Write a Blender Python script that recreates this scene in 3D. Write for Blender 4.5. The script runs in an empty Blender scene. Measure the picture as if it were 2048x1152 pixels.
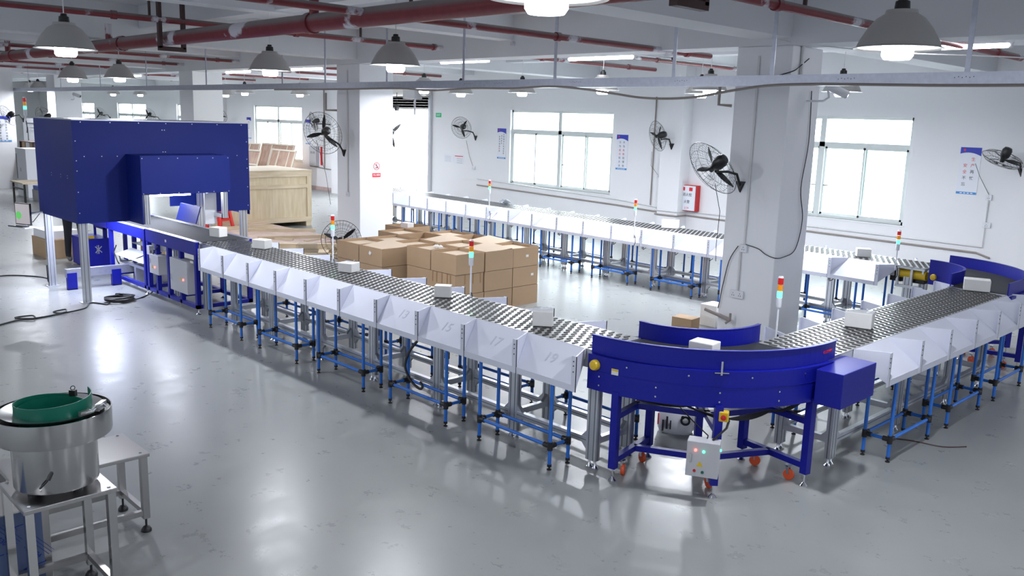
import bpy, bmesh, math, random
from mathutils import Vector, Matrix
random.seed(7)
PI = math.pi
S = bpy.context.scene
C = S.collection
# ------------------------------------------------------------------ camera
cam_d = bpy.data.cameras.new('camera'); cam = bpy.data.objects.new('camera', cam_d); C.objects.link(cam)
cam_d.sensor_fit = 'HORIZONTAL'; cam_d.sensor_width = 36.0; cam_d.lens = 1740.37 / 2048 * 36.0
cam_d.clip_start = 0.05; cam_d.clip_end = 300
yaw, pitch, roll = 2.3702902, 0.19054277, 0.0303025
f0 = Vector((math.cos(yaw), math.sin(yaw), 0)); r0 = Vector((math.sin(yaw), -math.cos(yaw), 0)); u0 = Vector((0, 0, 1))
fw = f0 * math.cos(pitch) - u0 * math.sin(pitch); up = u0 * math.cos(pitch) + f0 * math.sin(pitch)
rt = r0 * math.cos(roll) + up * math.sin(roll); up2 = up * math.cos(roll) - r0 * math.sin(roll)
M3 = Matrix((rt, up2, -fw)).transposed().to_4x4(); M3.translation = Vector((0, 0, 2.343))
cam.matrix_world = M3
S.camera = cam
S.view_settings.view_transform = 'Standard'; S.view_settings.look = 'None'
S.view_settings.exposure = 0.18; S.view_settings.gamma = 1.0; S.view_settings.use_curve_mapping = False
# ------------------------------------------------------------------ world (overcast daylight outside)
W = bpy.data.worlds.new('World'); S.world = W; W.use_nodes = True
W.node_tree.nodes['Background'].inputs[0].default_value = (0.90, 0.94, 1.0, 1)
W.node_tree.nodes['Background'].inputs[1].default_value = 13.0
S.cycles.max_bounces = 8; S.cycles.diffuse_bounces = 4; S.cycles.glossy_bounces = 4; S.cycles.transparent_max_bounces = 12
S.cycles.sample_clamp_indirect = 6.0; S.cycles.use_denoising = True
S.cycles.caustics_reflective = False; S.cycles.caustics_refractive = False
LAMP_W = 50.0; LAMP_COL = (0.90, 0.93, 1.0)
# added fill lights standing in for daylight; the walls behind them are closed
def area(name, loc, rot, sx, sy, power, col):
    l = bpy.data.lights.new(name, 'AREA'); l.shape = 'RECTANGLE'; l.size = sx; l.size_y = sy; l.energy = power; l.color = col
    o = bpy.data.objects.new(name, l); o.location = loc; o.rotation_euler = rot; C.objects.link(o); return o
area('rear_fill_light', (-8, -7.5, 2.0), (math.radians(90), 0, 0), 26, 3.2, 260, (0.82, 0.90, 1.0))
area('side_fill_light', (5.7, 6.0, 2.0), (0, math.radians(90), 0), 3.0, 16, 90, (0.86, 0.92, 1.0))  # fill added beside the camera, just inside the solid right wall
# ------------------------------------------------------------------ materials
def mat(name, col, rough=0.5, metal=0.0, emis=None, es=0.0, bump=None, noise=None, spec=0.5, coat=0.0):
    m = bpy.data.materials.new(name); m.use_nodes = True; nt = m.node_tree; b = nt.nodes['Principled BSDF']
    b.inputs['Base Color'].default_value = (*col, 1); b.inputs['Roughness'].default_value = rough; b.inputs['Metallic'].default_value = metal
    b.inputs['Specular IOR Level'].default_value = spec; b.inputs['Coat Weight'].default_value = coat
    if emis: b.inputs['Emission Color'].default_value = (*emis, 1); b.inputs['Emission Strength'].default_value = es
    tc = nt.nodes.new('ShaderNodeTexCoord')
    if noise:
        sc, amt = noise
        n = nt.nodes.new('ShaderNodeTexNoise'); n.inputs['Scale'].default_value = sc; n.inputs['Detail'].default_value = 5
        nt.links.new(tc.outputs['Object'], n.inputs['Vector'])
        mx = nt.nodes.new('ShaderNodeMix'); mx.data_type = 'RGBA'
        mx.inputs[6].default_value = (*[c * (1 - amt) for c in col], 1); mx.inputs[7].default_value = (*[min(1, c * (1 + amt)) for c in col], 1)
        nt.links.new(n.outputs[0], mx.inputs[0]); nt.links.new(mx.outputs[2], b.inputs['Base Color'])
    if bump:
        sc, st = bump
        n = nt.nodes.new('ShaderNodeTexNoise'); n.inputs['Scale'].default_value = sc
        nt.links.new(tc.outputs['Object'], n.inputs['Vector'])
        bp = nt.nodes.new('ShaderNodeBump'); bp.inputs['Strength'].default_value = st; bp.inputs['Distance'].default_value = 0.01
        nt.links.new(n.outputs[0], bp.inputs['Height']); nt.links.new(bp.outputs[0], b.inputs['Normal'])
    return m
M = {}
M['wall'] = mat('white wall paint', (0.82, 0.82, 0.84), 0.7, noise=(0.8, 0.03))
M['column'] = mat('white column paint', (0.82, 0.83, 0.86), 0.6, noise=(1.2, 0.03))
M['ceil'] = mat('white ceiling paint', (0.73, 0.74, 0.77), 0.8, noise=(0.7, 0.06))
M['skirt'] = mat('pink stone skirting', (0.55, 0.42, 0.40), 0.5, noise=(12, 0.3))
M['blue'] = mat('blue machine paint', (0.005, 0.009, 0.27), 0.36, bump=(260, 0.15), spec=0.35)
M['hood'] = mat('dark blue textured sheet', (0.003, 0.014, 0.17), 0.5, bump=(220, 0.25), spec=0.3)
M['tube'] = mat('light blue coated pipe', (0.025, 0.16, 0.60), 0.3)
M['alu'] = mat('brushed aluminium', (0.66, 0.68, 0.72), 0.34, 0.75)
M['aludark'] = mat('profile slot', (0.22, 0.23, 0.26), 0.5, 0.5)
M['chrome'] = mat('chrome', (0.75, 0.76, 0.8), 0.15, 1.0)
M['galv'] = mat('galvanised steel', (0.55, 0.57, 0.66), 0.32, 0.8, noise=(30, 0.15))
M['film'] = mat('white sheet with film', (0.66, 0.68, 0.78), 0.32, noise=(1.5, 0.03), spec=0.4)
M['deck'] = mat('bright steel deck', (0.52, 0.52, 0.51), 0.22, 0.8)
M['black'] = mat('black rubber', (0.012, 0.012, 0.014), 0.45)
M['blackp'] = mat('black plastic', (0.008, 0.008, 0.009), 0.35)
M['belt'] = mat('dark grey belt', (0.035, 0.037, 0.042), 0.75, bump=(600, 0.3), noise=(300, 0.3), spec=0.2)
M['yellow'] = mat('yellow plastic', (0.72, 0.48, 0.02), 0.4)
M['orange'] = mat('orange caster rubber', (0.75, 0.10, 0.03), 0.4)
M['red'] = mat('red plastic', (0.55, 0.012, 0.015), 0.4)
M['redl'] = mat('red stool plastic', (0.75, 0.03, 0.02), 0.35)
M['greyp'] = mat('light grey painted steel', (0.50, 0.50, 0.53), 0.45)
M['whitep'] = mat('white plastic', (0.75, 0.76, 0.8), 0.4)
M['foam'] = mat('white parcel foam', (0.78, 0.77, 0.76), 0.6, noise=(20, 0.04))
M['card'] = mat('brown cardboard', (0.40, 0.27, 0.16), 0.75, noise=(6, 0.08))
M['cardin'] = mat('pale cardboard lid', (0.60, 0.47, 0.34), 0.75, noise=(6, 0.06))
M['tape'] = mat('brown tape', (0.30, 0.17, 0.08), 0.35)
M['pipe_w'] = mat('white conduit', (0.70, 0.70, 0.70), 0.5)
M['pipe_b'] = mat('grey brown conduit', (0.30, 0.26, 0.24), 0.5)
M['iron'] = mat('dark brown iron', (0.05, 0.02, 0.02), 0.5)
M['shade'] = mat('grey lamp shade', (0.42, 0.41, 0.40), 0.35, 0.2)
M['shadein'] = mat('white lamp reflector', (0.85, 0.86, 0.88), 0.3)
M['bulb'] = mat('lit bulb', (1, 1, 1), 0.4, emis=(0.93, 0.96, 1.0), es=14)
M['tubel'] = mat('lit tube', (1, 1, 1), 0.4, emis=(0.93, 0.95, 1.0), es=22)
M['red_on'] = mat('red lens', (0.45, 0.01, 0.01), 0.25, emis=(0.6, 0.01, 0.01), es=0.25)
M['amb_on'] = mat('amber lens', (0.6, 0.22, 0.01), 0.25, emis=(0.8, 0.3, 0.01), es=0.3)
M['grn_on'] = mat('lit green lens', (0.2, 0.9, 0.6), 0.25, emis=(0.08, 1.0, 0.50), es=2.2)
M['redlamp'] = mat('lit red button', (0.9, 0.1, 0.1), 0.25, emis=(1.0, 0.12, 0.1), es=4)
M['sticker'] = mat('white sticker', (0.75, 0.75, 0.72), 0.5)
M['steel'] = mat('polished stainless', (0.55, 0.55, 0.55), 0.16, 1.0, noise=(3, 0.15))
M['steelb'] = mat('brushed stainless', (0.46, 0.45, 0.45), 0.3, 1.0)
M['green'] = mat('green bowl coating', (0.0, 0.13, 0.085), 0.4)
M['filmblue'] = mat('blue protective film', (0.10, 0.14, 0.27), 0.4)
M['ink'] = mat('blue ink', (0.005, 0.03, 0.30), 0.5)
M['pencil'] = mat('pencil line', (0.53, 0.54, 0.63), 0.6)
M['paper'] = mat('white board', (0.78, 0.80, 0.86), 0.5)
M['pblue'] = mat('poster blue', (0.02, 0.04, 0.42), 0.5)
M['plblue'] = mat('poster light blue', (0.05, 0.25, 0.60), 0.5)
M['pink'] = mat('poster red', (0.7, 0.02, 0.03), 0.5)
M['dark'] = mat('poster dark ink', (0.02, 0.02, 0.03), 0.5)
M['winf'] = mat('grey green window frame', (0.66, 0.70, 0.69), 0.45)
M['redpipe'] = None
M['shutter'] = mat('cream shutter', (0.75, 0.73, 0.70), 0.5)
M['asphalt'] = mat('bright yard', (0.72, 0.72, 0.70), 0.9)
M['carw'] = mat('white car paint', (0.8, 0.8, 0.82), 0.3)
M['carg'] = mat('grey car paint', (0.25, 0.24, 0.30), 0.3)
M['glassd'] = mat('dark glass', (0.03, 0.04, 0.05), 0.1)
M['jeans'] = mat('black trousers', (0.012, 0.012, 0.016), 0.8)
M['skin'] = mat('skin', (0.55, 0.32, 0.23), 0.5)
M['shoe'] = mat('grey shoe', (0.15, 0.14, 0.13), 0.6)
M['redcloth'] = mat('red cloth', (0.55, 0.01, 0.02), 0.8)
M['exit'] = mat('exit sign green', (0.0, 0.25, 0.10), 0.4, emis=(0.0, 0.3, 0.12), es=0.5)
M['build'] = mat('pale facade across the yard', (0.62, 0.72, 0.72), 0.8)
M['bplastic'] = mat('blue plastic', (0.03, 0.13, 0.6), 0.4)
def wood(name, a, b, sc):
    m = bpy.data.materials.new(name); m.use_nodes = True; nt = m.node_tree; p = nt.nodes['Principled BSDF']; p.inputs['Roughness'].default_value = 0.6
    tc = nt.nodes.new('ShaderNodeTexCoord'); mp = nt.nodes.new('ShaderNodeMapping'); mp.inputs['Scale'].default_value = sc
    n = nt.nodes.new('ShaderNodeTexNoise'); n.inputs['Scale'].default_value = 3; n.inputs['Detail'].default_value = 6
    r = nt.nodes.new('ShaderNodeValToRGB'); r.color_ramp.elements[0].position = 0.35; r.color_ramp.elements[1].position = 0.65
    r.color_ramp.elements[0].color = (*a, 1); r.color_ramp.elements[1].color = (*b, 1)
    nt.links.new(tc.outputs['Object'], mp.inputs[0]); nt.links.new(mp.outputs[0], n.inputs['Vector']); nt.links.new(n.outputs[0], r.inputs[0]); nt.links.new(r.outputs[0], p.inputs['Base Color'])
    return m
M['pine'] = wood('pale pine', (0.62, 0.50, 0.32), (0.72, 0.61, 0.43), (7, 7, 0.8))
M['pineh'] = wood('pale pine board', (0.58, 0.46, 0.30), (0.72, 0.60, 0.43), (0.8, 5, 5))
M['batten'] = mat('pale batten', (0.78, 0.70, 0.58), 0.6)
M['plyd'] = wood('brown plywood', (0.42, 0.26, 0.19), (0.56, 0.38, 0.29), (2, 2, 1))
M['ply'] = wood('pink plywood', (0.66, 0.47, 0.39), (0.78, 0.62, 0.54), (2, 2, 1))
# red pipe with scraped grey white patches and dust
def pipe_mat():
    m = bpy.data.materials.new('red sprinkler paint'); m.use_nodes = True; nt = m.node_tree; p = nt.nodes['Principled BSDF']; p.inputs['Roughness'].default_value = 0.45
    tc = nt.nodes.new('ShaderNodeTexCoord')
    n1 = nt.nodes.new('ShaderNodeTexNoise'); n1.inputs['Scale'].default_value = 1.1; n1.inputs['Detail'].default_value = 8; n1.inputs['Roughness'].default_value = 0.62
    r1 = nt.nodes.new('ShaderNodeValToRGB'); r1.color_ramp.elements[0].position = 0.565; r1.color_ramp.elements[1].position = 0.60
    r1.color_ramp.elements[0].color = (0, 0, 0, 1); r1.color_ramp.elements[1].color = (1, 1, 1, 1)
    n2 = nt.nodes.new('ShaderNodeTexNoise'); n2.inputs['Scale'].default_value = 14; n2.inputs['Detail'].default_value = 4
    mx = nt.nodes.new('ShaderNodeMix'); mx.data_type = 'RGBA'; mx.inputs[6].default_value = (0.12, 0.008, 0.014, 1); mx.inputs[7].default_value = (0.24, 0.020, 0.030, 1)
    # dust settled on the top side
    g = nt.nodes.new('ShaderNodeNewGeometry'); sp = nt.nodes.new('ShaderNodeSeparateXYZ'); nt.links.new(g.outputs['Normal'], sp.inputs[0])
    rd = nt.nodes.new('ShaderNodeMapRange'); rd.inputs[1].default_value = -0.05; rd.inputs[2].default_value = 0.5; nt.links.new(sp.outputs[2], rd.inputs[0])
    dm = nt.nodes.new('ShaderNodeMix'); dm.data_type = 'RGBA'; dm.inputs[7].default_value = (0.20, 0.17, 0.17, 1)
    fm = nt.nodes.new('ShaderNodeMix'); fm.data_type = 'RGBA'; fm.inputs[7].default_value = (0.60, 0.58, 0.64, 1)
    L = nt.links.new
    L(tc.outputs['Object'], n1.inputs['Vector']); L(tc.outputs['Object'], n2.inputs['Vector']); L(n1.outputs[0], r1.inputs[0]); L(n2.outputs[0], mx.inputs[0])
    L(mx.outputs[2], dm.inputs[6]); L(rd.outputs[0], dm.inputs[0]); L(dm.outputs[2], fm.inputs[6]); L(r1.outputs[0], fm.inputs[0]); L(fm.outputs[2], p.inputs['Base Color'])
    return m
M['redpipe'] = pipe_mat()
def floor_mat():
    m = bpy.data.materials.new('grey epoxy floor'); m.use_nodes = True; nt = m.node_tree; p = nt.nodes['Principled BSDF']; L = nt.links.new
    tc = nt.nodes.new('ShaderNodeTexCoord')
    n1 = nt.nodes.new('ShaderNodeTexNoise'); n1.inputs['Scale'].default_value = 0.55; n1.inputs['Detail'].default_value = 6
    n2 = nt.nodes.new('ShaderNodeTexNoise'); n2.inputs['Scale'].default_value = 5; n2.inputs['Detail'].default_value = 9; n2.inputs['Roughness'].default_value = 0.7
    mx = nt.nodes.new('ShaderNodeMix'); mx.data_type = 'RGBA'; mx.inputs[6].default_value = (0.245, 0.256, 0.256, 1); mx.inputs[7].default_value = (0.285, 0.296, 0.29, 1)
    r = nt.nodes.new('ShaderNodeMapRange'); r.inputs[1].default_value = 0.3; r.inputs[2].default_value = 0.7; L(n1.outputs[0], r.inputs[0]); L(r.outputs[0], mx.inputs[0])
    m3 = nt.nodes.new('ShaderNodeMix'); m3.data_type = 'RGBA'; m3.blend_type = 'MULTIPLY'; m3.inputs[0].default_value = 1.0
    r3 = nt.nodes.new('ShaderNodeMapRange'); r3.inputs[1].default_value = 0.3; r3.inputs[2].default_value = 0.7; r3.inputs[3].default_value = 0.97; r3.inputs[4].default_value = 1.03; L(n2.outputs[0], r3.inputs[0])
    L(mx.outputs[2], m3.inputs[6]); L(r3.outputs[0], m3.inputs[7])
    L(tc.outputs['Object'], n1.inputs['Vector']); L(tc.outputs['Object'], n2.inputs['Vector']); L(m3.outputs[2], p.inputs['Base Color'])
    rr = nt.nodes.new('ShaderNodeMapRange'); rr.inputs[1].default_value = 0.3; rr.inputs[2].default_value = 0.7; rr.inputs[3].default_value = 0.25; rr.inputs[4].default_value = 0.36
    L(n2.outputs[0], rr.inputs[0]); L(rr.outputs[0], p.inputs['Roughness'])
    bp = nt.nodes.new('ShaderNodeBump'); bp.inputs['Strength'].default_value = 0.03; bp.inputs['Distance'].default_value = 0.01; L(n2.outputs[0], bp.inputs['Height']); L(bp.outputs[0], p.inputs['Normal'])
    p.inputs['Specular IOR Level'].default_value = 0.45
    return m
M['floor'] = floor_mat()
def glass(name, col, gl=0.06):
    m = bpy.data.materials.new(name); m.use_nodes = True; nt = m.node_tree; nt.nodes.remove(nt.nodes['Principled BSDF']); o = nt.nodes['Material Output']
    t = nt.nodes.new('ShaderNodeBsdfTransparent'); t.inputs[0].default_value = (*col, 1); g = nt.nodes.new('ShaderNodeBsdfGlossy'); g.inputs['Roughness'].default_value = 0.05
    x = nt.nodes.new('ShaderNodeMixShader'); x.inputs[0].default_value = gl; nt.links.new(t.outputs[0], x.inputs[1]); nt.links.new(g.outputs[0], x.inputs[2]); nt.links.new(x.outputs[0], o.inputs[0]); return m
M['glass'] = glass('clear glass', (0.96, 0.98, 0.98)); M['glassg'] = glass('tinted sliding glass', (0.92, 0.98, 0.97))
M['plastic'] = glass('clear plastic wrap', (0.93, 0.94, 0.96), 0.18)
# ------------------------------------------------------------------ mesh helpers
class MB:
    def __init__(s): s.v = []; s.f = []; s.m = []; s.mi = 0; s.T = None; s.sm = []
    def add(s, vs, fs, smooth=False):
        n = len(s.v)
        for p in vs:
            p = Vector(p); s.v.append(s.T @ p if s.T else p)
        for f in fs: s.f.append([n + i for i in f]); s.m.append(s.mi); s.sm.append(smooth)
        return s
    def hexa(s, p):  # 8 points: bottom 4 ccw, top 4
        return s.add(p, [(3, 2, 1, 0), (4, 5, 6, 7), (0, 1, 5, 4), (1, 2, 6, 5), (2, 3, 7, 6), (3, 0, 4, 7)])
    def box(s, x0, x1, y0, y1, z0, z1):
        return s.hexa([(x0, y0, z0), (x1, y0, z0), (x1, y1, z0), (x0, y1, z0), (x0, y0, z1), (x1, y0, z1), (x1, y1, z1), (x0, y1, z1)])
    def cbox(s, c, d, rz=0, rx=0, ry=0):
        R = Matrix.Translation(Vector(c)) @ Matrix.Rotation(rz, 4, 'Z') @ Matrix.Rotation(ry, 4, 'Y') @ Matrix.Rotation(rx, 4, 'X')
        x, y, z = [q / 2 for q in d]
        return s.hexa([R @ Vector(p) for p in [(-x, -y, -z), (x, -y, -z), (x, y, -z), (-x, y, -z), (-x, -y, z), (x, -y, z), (x, y, z), (-x, y, z)]])
    def beam(s, a, b, w, h=None, upv=(0, 0, 1)):  # rectangular bar from a to b
        a = Vector(a); b = Vector(b); h = h or w; d = (b - a).normalized(); u = Vector(upv)
        if abs(d.dot(u)) > 0.98: u = Vector((0, 1, 0))
        sd = d.cross(u).normalized() * w / 2; u = sd.cross(d).normalized() * h / 2
        return s.hexa([a - sd - u, b - sd - u, b + sd - u, a + sd - u, a - sd + u, b - sd + u, b + sd + u, a + sd + u])
    def tube(s, pts, r, n=8, cap=True):
        pts = [Vector(p) for p in pts]; k = len(pts); rs = r if isinstance(r, (list, tuple)) else [r] * k
        rings = []; prev = None
        for i, p in enumerate(pts):
            d = (pts[min(i + 1, k - 1)] - pts[max(i - 1, 0)]).normalized()
            if prev is None:
                u = Vector((0, 0, 1)) if abs(d.z) < 0.9 else Vector((1, 0, 0)); a = d.cross(u).normalized()
            else:
                a = (prev - d * prev.dot(d)).normalized()
            prev = a; b = d.cross(a)
            rings.append([p + (a * math.cos(2 * PI * j / n) + b * math.sin(2 * PI * j / n)) * rs[i] for j in range(n)])
        vs = [q for ring in rings for q in ring]; fs = []
        for i in range(k - 1):
            for j in range(n): fs.append((i * n + j, i * n + (j + 1) % n, (i + 1) * n + (j + 1) % n, (i + 1) * n + j))
        s.add(vs, fs, True)
        if cap: s.add(rings[0], [tuple(range(n))[::-1]]); s.add(rings[-1], [tuple(range(n))])
        return s
    def lathe(s, prof, c=(0, 0, 0), n=20, axis=None, closed=False):  # prof: (r, z)
        R = Matrix.Translation(Vector(c))
        if axis: R = R @ Vector((0, 0, 1)).rotation_difference(Vector(axis)).to_matrix().to_4x4()
        vs = []; fs = []; k = len(prof)
        for r, z in prof:
            for j in range(n): vs.append(R @ Vector((r * math.cos(2 * PI * j / n), r * math.sin(2 * PI * j / n), z)))
        for i in range(k - 1 if not closed else k):
            i2 = (i + 1) % k
            for j in range(n): fs.append((i * n + j, i * n + (j + 1) % n, i2 * n + (j + 1) % n, i2 * n + j))
        s.add(vs, fs, True)
        return s
    def disc(s, c, r, h, n=16, axis=(0, 0, 1)):
        return s.lathe([(0.0005, 0), (r, 0), (r, h), (0.0005, h)], c, n, axis)
    def prism(s, poly, z0, z1):
        n = len(poly); vs = [(x, y, z0) for x, y in poly] + [(x, y, z1) for x, y in poly]
        fs = [tuple(range(n))[::-1], tuple(range(n, 2 * n))] + [(i, (i + 1) % n, n + (i + 1) % n, n + i) for i in range(n)]
        return s.add(vs, fs)
    def arc(s, c, ra, rb, z0, z1, a0, a1, n=24):  # solid curved wall / slab
        vs = []; fs = []
        for i in range(n + 1):
            a = a0 + (a1 - a0) * i / n; ca, sa = math.cos(a), math.sin(a)
            for r, z in ((ra, z0), (rb, z0), (rb, z1), (ra, z1)): vs.append((c[0] + r * ca, c[1] + r * sa, z))
        for i in range(n):
            for j in range(4): fs.append((4 * i + j, 4 * i + (j + 1) % 4, 4 * i + 4 + (j + 1) % 4, 4 * i + 4 + j))
        fs += [(0, 1, 2, 3), (4 * n + 3, 4 * n + 2, 4 * n + 1, 4 * n)]
        return s.add(vs, fs)
    def torus(s, c, R, r, axis=(0, 0, 1), n=36, k=6):
        return s.lathe([(R + r * math.cos(2 * PI * i / k), r * math.sin(2 * PI * i / k)) for i in range(k)], c, n, axis, closed=True)
    def build(s, name, mats, parent=None, bevel=0):
        me = bpy.data.meshes.new(name); me.from_pydata([tuple(v) for v in s.v], [], s.f)
        if not isinstance(mats, (list, tuple)): mats = [mats]
        for m in mats: me.materials.append(M[m] if isinstance(m, str) else m)
        for i, p in enumerate(me.polygons): p.material_index = min(s.m[i], len(mats) - 1); p.use_smooth = s.sm[i]
        bm = bmesh.new(); bm.from_mesh(me); bmesh.ops.recalc_face_normals(bm, faces=bm.faces); bm.to_mesh(me); bm.free()
        if any(s.sm): me.set_sharp_from_angle(angle=math.radians(38))
        o = bpy.data.objects.new(name, me); C.objects.link(o)
        if parent: o.parent = parent
        if bevel:
            b = o.modifiers.new('bevel', 'BEVEL'); b.width = bevel; b.segments = 2; b.limit_method = 'ANGLE'
        return o
def tag(o, label=None, cat=None, group=None, kind=None):
    if label: o['label'] = label
    if cat: o['category'] = cat
    if group: o['group'] = group
    if kind: o['kind'] = kind
    return o
def thing(name, label, cat, loc=(0, 0, 0), rz=0, group=None):
    o = bpy.data.objects.new(name, None); o.empty_display_size = 0.1; C.objects.link(o); o.location = loc; o.rotation_euler = (0, 0, rz)
    return tag(o, label, cat, group)
def dup(root, loc=None, rz=None, label=None, group=None):
    r = root.copy(); C.objects.link(r)
    if loc is not None: r.location = loc
    if rz is not None: r.rotation_euler = (0, 0, rz)
    if label: r['label'] = label
    if group: r['group'] = group
    for ch in list(root.children):
        c = ch.copy(); C.objects.link(c); c.parent = r
        for g in list(ch.children):
            d = g.copy(); C.objects.link(d); d.parent = c
    return r
def struct(o): o['kind'] = 'structure'; return o
def text(body, size, mt, parent, M4, name='lettering', depth=0.0008, align='CENTER'):
    cu = bpy.data.curves.new('t', 'FONT'); cu.body = body; cu.size = size; cu.align_x = align; cu.align_y = 'CENTER'; cu.extrude = depth; cu.resolution_u = 2
    t = bpy.data.objects.new('t', cu); C.objects.link(t); bpy.context.view_layer.update()
    me = bpy.data.meshes.new_from_object(t.evaluated_get(bpy.context.evaluated_depsgraph_get())); bpy.data.objects.remove(t); bpy.data.curves.remove(cu)
    me.transform(M4); me.materials.clear(); me.materials.append(M[mt])
    o = bpy.data.objects.new(name, me); C.objects.link(o); o.parent = parent; return o
def frame4(o, x, z):  # text placement: origin, reading direction, up direction
    x = Vector(x).normalized(); z = Vector(z).normalized(); n = x.cross(z); R = Matrix((x, z, n)).transposed().to_4x4(); R.translation = Vector(o); return R
ORD = ['first', 'second', 'third', 'fourth', 'fifth', 'sixth', 'seventh', 'eighth', 'ninth', 'tenth', 'eleventh', 'twelfth', 'thirteenth', 'fourteenth', 'fifteenth', 'sixteenth', 'seventeenth', 'eighteenth', 'nineteenth', 'twentieth']
# ------------------------------------------------------------------ setting
YW = 14.8; ZC = 3.75
XL, XR, YF = -52.0, 6.0, -8.0
struct(MB().box(XL, XR, YF, YW + 0.3, -0.1, 0).build('floor', 'floor'))
struct(MB().box(XL, XR, YF, YW + 0.3, ZC, ZC + 0.15).build('ceiling', 'ceil'))
wins = [(-9.05, -5.90), (-15.45, -12.25), (-28.25, -25.1), (-34.6, -31.4), (-40.9, -37.65), (-47.2, -43.8)]
ZS, ZT, ZM = 0.80, 2.58, 2.10
door = (-21.4, -18.55)
w = MB(); xs = XL
ops = sorted([(a, b, ZS, ZT) for a, b in wins] + [(door[0], door[1], 0, 2.62)])
for a, b, z0, z1 in ops:
    w.box(xs, a, YW, YW + 0.24, 0, ZC)
    if z0 > 0: w.box(a, b, YW, YW + 0.24, 0, z0)
    w.box(a, b, YW, YW + 0.24, z1, ZC); xs = b
w.box(xs, XR, YW, YW + 0.24, 0, ZC)
struct(w.build('wall_back', 'wall'))
struct(MB().box(XR, XR + 0.2, YF, YW, 0, ZC).build('wall_right', 'wall'))
struct(MB().box(XL, XR, YF - 0.2, YF, 0, ZC).build('wall_front', 'wall'))
struct(MB().box(XL - 0.2, XL, YF, YW, 0, ZC).build('wall_far_left', 'wall'))
struct(MB().box(-28.25, -28.0, YF, 7.3, 0, ZC).build('wall_left', 'wall'))
struct(MB().box(XL, -28.26, 5.2, 5.4, 0, ZC).build('wall_beyond', 'wall'))
# skirting
sk = MB(); xs = XL
sk.box(XL, door[0] - 0.05, YW - 0.015, YW, 0.0, 0.11); sk.box(door[1] + 0.05, XR, YW - 0.015, YW, 0.0, 0.11)
struct(sk.build('baseboard_back', 'skirt'))
# pilasters standing out of the back wall under the cross beams
for i, (a, b) in enumerate([(-10.72, -10.22), (-4.12, -3.4), (-22.9, -22.2), (-31.0, -30.3)]):
    struct(MB().box(a, b, YW - 0.32, YW, 0, ZC).build('trim_%d' % (i + 1), 'wall'))
# beams
tr = 0
def beam(x0, x1, y0, y1, z0):
    global tr; tr += 1
    struct(MB().box(x0, x1, y0, y1, z0, ZC).build('ceiling_beam_%d' % tr, 'ceil'))
ZB = 3.2
beam(XL, XR, 8.55, 9.0, ZB)                       # long beam on the column line
beam(XL, XR, 0.4, 0.85, ZB)
for x in (-5.2, -13.15, -20.9, -28.7, -37): beam(x, x + 0.45, YF, YW, ZB + 0.07)
for x in (-1.2, -9.2, -17.1, -24.9): beam(x, x + 0.28, YF, YW, ZB + 0.22)
beam(XL, XR, 12.0, 12.28, ZB + 0.24); beam(XL, XR, 4.95, 5.2, ZB + 0.24)
# columns: (near corner x, face y, size)
cols = [(-4.75, 8.6, 0.66), (-12.7, 8.6, 0.70), (-19.2, 8.6, 0.70), (-26.7, 8.0, 0.7)]
for i, (x, y, s) in enumerate(cols):
    o = MB().box(x - s, x, y, y + s, 0, ZB).build('column_%d' % (i + 1), 'column', bevel=0.01); struct(o)
# ------------------------------------------------------------------ windows
def window(n, a, b):
    y = YW + 0.06; fw_ = 0.05
    root = bpy.data.objects.new('window_%d' % n, None); C.objects.link(root); root.location = ((a + b) / 2, y, ZS); root['kind'] = 'structure'
    h = (b - a) / 2; T = ZT - ZS; tm = ZM - ZS
    f = MB()
    f.box(-h, h, 0, 0.07, 0, fw_); f.box(-h, h, 0, 0.07, T - fw_, T); f.box(-h, -h + fw_, 0, 0.07, 0, T); f.box(h - fw_, h, 0, 0.07, 0, T)
    f.box(-h, h, -0.01, 0.08, tm - 0.05, tm + 0.03); f.box(-0.05, 0.05, -0.01, 0.08, 0, T)
    f.build('window_frame', 'winf', root)
    for k, (x0, x1, dy) in enumerate([(-h + 0.05, -h / 2 + 0.03, 0.0), (-h / 2 - 0.03, -0.05, 0.03), (0.05, h / 2 + 0.03, 0.03), (h / 2 - 0.03, h - 0.05, 0.0)]):
        s = MB(); z0, z1 = fw_, tm - 0.05; t = 0.035
        s.box(x0, x1, dy, dy + 0.025, z0, z0 + t); s.box(x0, x1, dy, dy + 0.025, z1 - t, z1); s.box(x0, x0 + t, dy, dy + 0.025, z0, z1); s.box(x1 - t, x1, dy, dy + 0.025, z0, z1)
        sa = s.build('sash', 'winf', root)
        MB().box(x0 + t, x1 - t, dy + 0.010, dy + 0.014, z0 + t, z1 - t).build('pane', 'glassg', sa)
        if k in (1, 2): MB().box((x1 if k == 1 else x0) - 0.012 - (0.13 if k == 1 else -0.04), (x1 if k == 1 else x0) + 0.012 - (0.04 if k == 1 else -0.13), dy - 0.02, dy, 0.56, 0.575).build('latch', 'blackp', sa)
    for x0, x1 in ((-h + fw_, -0.05), (0.05, h - fw_)): MB().box(x0, x1, 0.02, 0.024, tm + 0.03, T - fw_).build('pane', 'glass', root)
    MB().box(-h - 0.03, h + 0.03, -0.075, 0.0, -0.02, 0.0).build('window_sill', 'wall', root)
for i, (a, b) in enumerate(wins): window(i + 1, a, b)
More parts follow.
